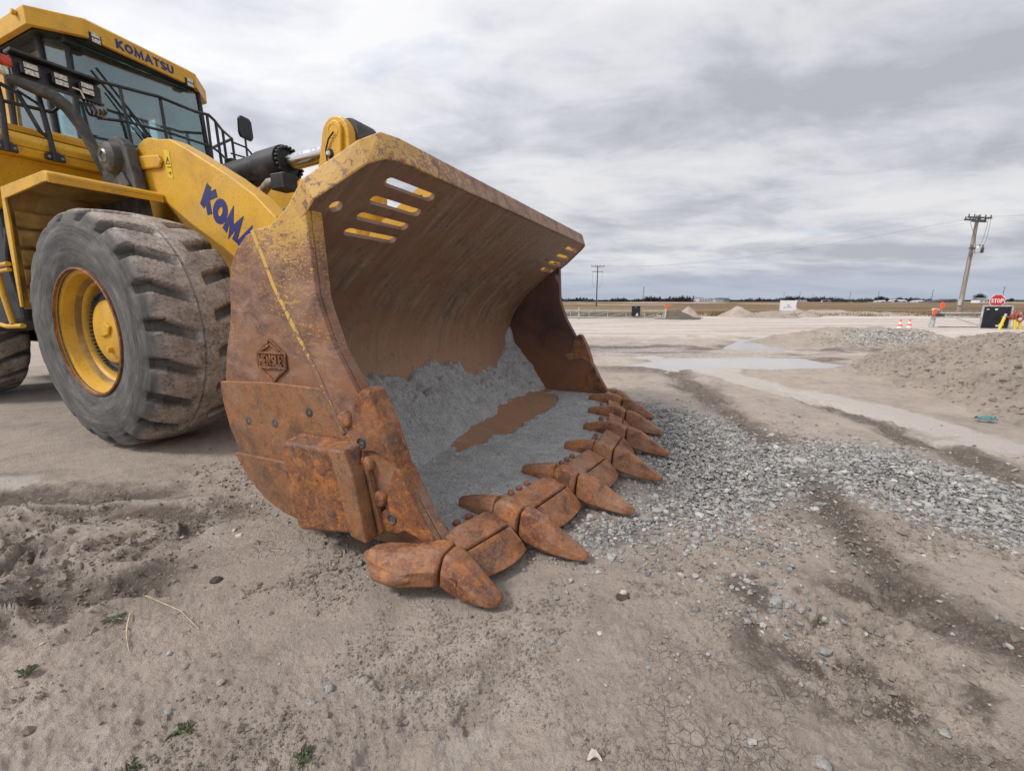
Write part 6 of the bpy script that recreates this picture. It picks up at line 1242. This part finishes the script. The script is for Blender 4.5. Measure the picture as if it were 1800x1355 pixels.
weed(-1.75, 1.31, .028, 30, 'small green weed farthest left on the bare ground', 1); weed(-1.03, 1.10, .040, 60, 'spreading grey green weed left of the middle foreground', 2, .02); weed(-.60, 1.01, .034, 34, 'grassy tuft nearest the middle at the bottom edge', 3, .035); weed(-1.09, .99, .030, 34, 'bright green weed at the bottom edge left', 4); weed(-1.69, 1.58, .045, 40, 'low weed lying beside the dry stalks at the edge of the mud', 5, .012)
def stalk(pts, r, label):
    P = [Vector((x, y, gz(x, y)+z)) for x, y, z in pts]; Q = []
    for i in range(len(P)-1):
        for k in range(5): Q.append(P[i].lerp(P[i+1], k/5))
    o = MB().tube(Q+[P[-1]], [r*(1-.6*i/(len(Q))) for i in range(len(Q)+1)], 6).build('dry_stalk', M['straw'], None, smooth=60); tag(o, label, 'stalk', 'dry stalks on the mud')
stalk([(-1.60, 1.65, .012), (-1.51, 1.645, .016), (-1.42, 1.61, .012), (-1.28, 1.52, .006)], .0035, 'pale dry stalk bending to the right in the foreground mud'); stalk([(-1.63, 1.60, .012), (-1.60, 1.55, .014), (-1.53, 1.47, .01), (-1.46, 1.40, .005)], .0038, 'pale dry stalk bending towards the camera in the mud'); stalk([(2.05, 1.50, .008), (2.12, 1.44, .01), (2.2, 1.40, .008)], .005, 'short straw stick at the right edge by the tyre track')
def lump(name, x, y, s, m, label, cat, seed, sq=.6, dz=.2):
    bm = bmesh.new(); bmesh.ops.create_icosphere(bm, subdivisions=3, radius=1.0); P = np.array([v.co[:] for v in bm.verts])
    d = 0.6+.8*fbm(P[:, 0]*1.3+seed, P[:, 1]*1.3+P[:, 2]*1.7, 1.5, 4, seed, .6)
    for v, k in zip(bm.verts, d): v.co *= k; v.co.z *= sq
    me = bpy.data.meshes.new(name); bm.to_mesh(me); bm.free(); o = link_mesh(name, me, m, None, 60); o.scale = (s, s, s); o.location = (x, y, gz(x, y)+s*dz); o.rotation_euler = (0, 0, seed); return tag(o, label, cat)
lump('mud_clod', -1.42, 1.83, .024, M['dark_soil'], 'dark clod on the mud left of the corner tooth', 'clod', 3); lump('mud_clod', .50, 1.70, .030, M['dark_soil'], 'crumbly dark clod carrying a pale stone below the gravel', 'clod', 5, .5, .1); lump('loose_stone', .505, 1.715, .017, M['bone_scrap'], 'pale stone lying on the crumbly dark clod', 'stone', 6, .7, 1.4)
lump('grey_stone', -.02, 2.03, .030, M['pale_stone'], 'larger grey stone under the lip between the first two teeth', 'stone', 8, .7); lump('green_stone', .90, 1.00, .022, M['pale_stone'], 'greenish grey stone alone at the bottom right', 'stone', 9, .6)
for i, (x, y, s) in enumerate([(-1.20, 1.34, .012), (-1.02, 1.27, .014), (-.63, 1.24, .016), (-.66, 1.18, .012), (-.35, 1.62, .011), (.16, 1.45, .013), (.20, 1.70, .014), (-.52, 1.72, .013), (-.30, 1.47, .012), (.98, 1.55, .014), (1.35, 1.10, .016), (-1.12, 1.16, .012)]): tag(lump('loose_stone', x, y, s, M['pale_stone'], '', '', 20+i, .65), ['small grey stone straight below the two dry stalks', 'small grey stone right of the dry stalks, in open mud', 'larger of two neighbouring stones left of the foot marks', 'smaller of two neighbouring stones left of the foot marks', 'small stone below the middle of the corner tooth', 'small stone right of the foot marks in the middle foreground', 'small stone just left of the crumbly dark clod', 'small stone in front of the corner adapter, left of the tooth', 'small stone above the left end of the foot marks', 'small stone in the cracked mud right of the dark clod', 'stone low at the right in the churned dark mud', 'small stone between the weeds at the bottom left'][i], 'stone', 'loose stones on the foreground mud')
bs = MB().loft([[(x+dx*.018*w, y+dy*.018*w, z+dz) for dx, dy, dz in ((-1, 0, 0), (0, -1, .004), (1, 0, .002), (0, 1, .010))] for x, y, z, w in ((0, 0, 0, .5), (.02, .012, .012, 1), (.04, .004, .016, .8), (.06, -.014, .006, .3))]).build('scrap', M['bone_scrap'], None, smooth=70); bs.scale = (.6, .6, .8); bs.location = (.225, 1.02, gz(.225, 1.02)); tag(bs, 'pale pinkish scrap lying on the mud at the bottom edge', 'scrap')
cl = np_mesh('cloth_scrap', np.array([(u*.42-.2, v*.16+.03*math.sin(u*9), .03+.05*abs(math.sin(u*5+v*4))*(1-abs(2*v-1))) for u in np.linspace(0, 1, 14) for v in np.linspace(0, 1, 6)]), grid_faces(14, 6), M['teal_cloth']); cl.scale = (.45, .45, .9); cl.location = (5.20, 4.50, 0.0); cl.rotation_euler = (0, 0, R(-12)); cl.modifiers.new('thickness', 'SOLIDIFY').thickness = .006; tag(cl, 'crumpled teal cloth scrap at the foot of the large mound', 'cloth')
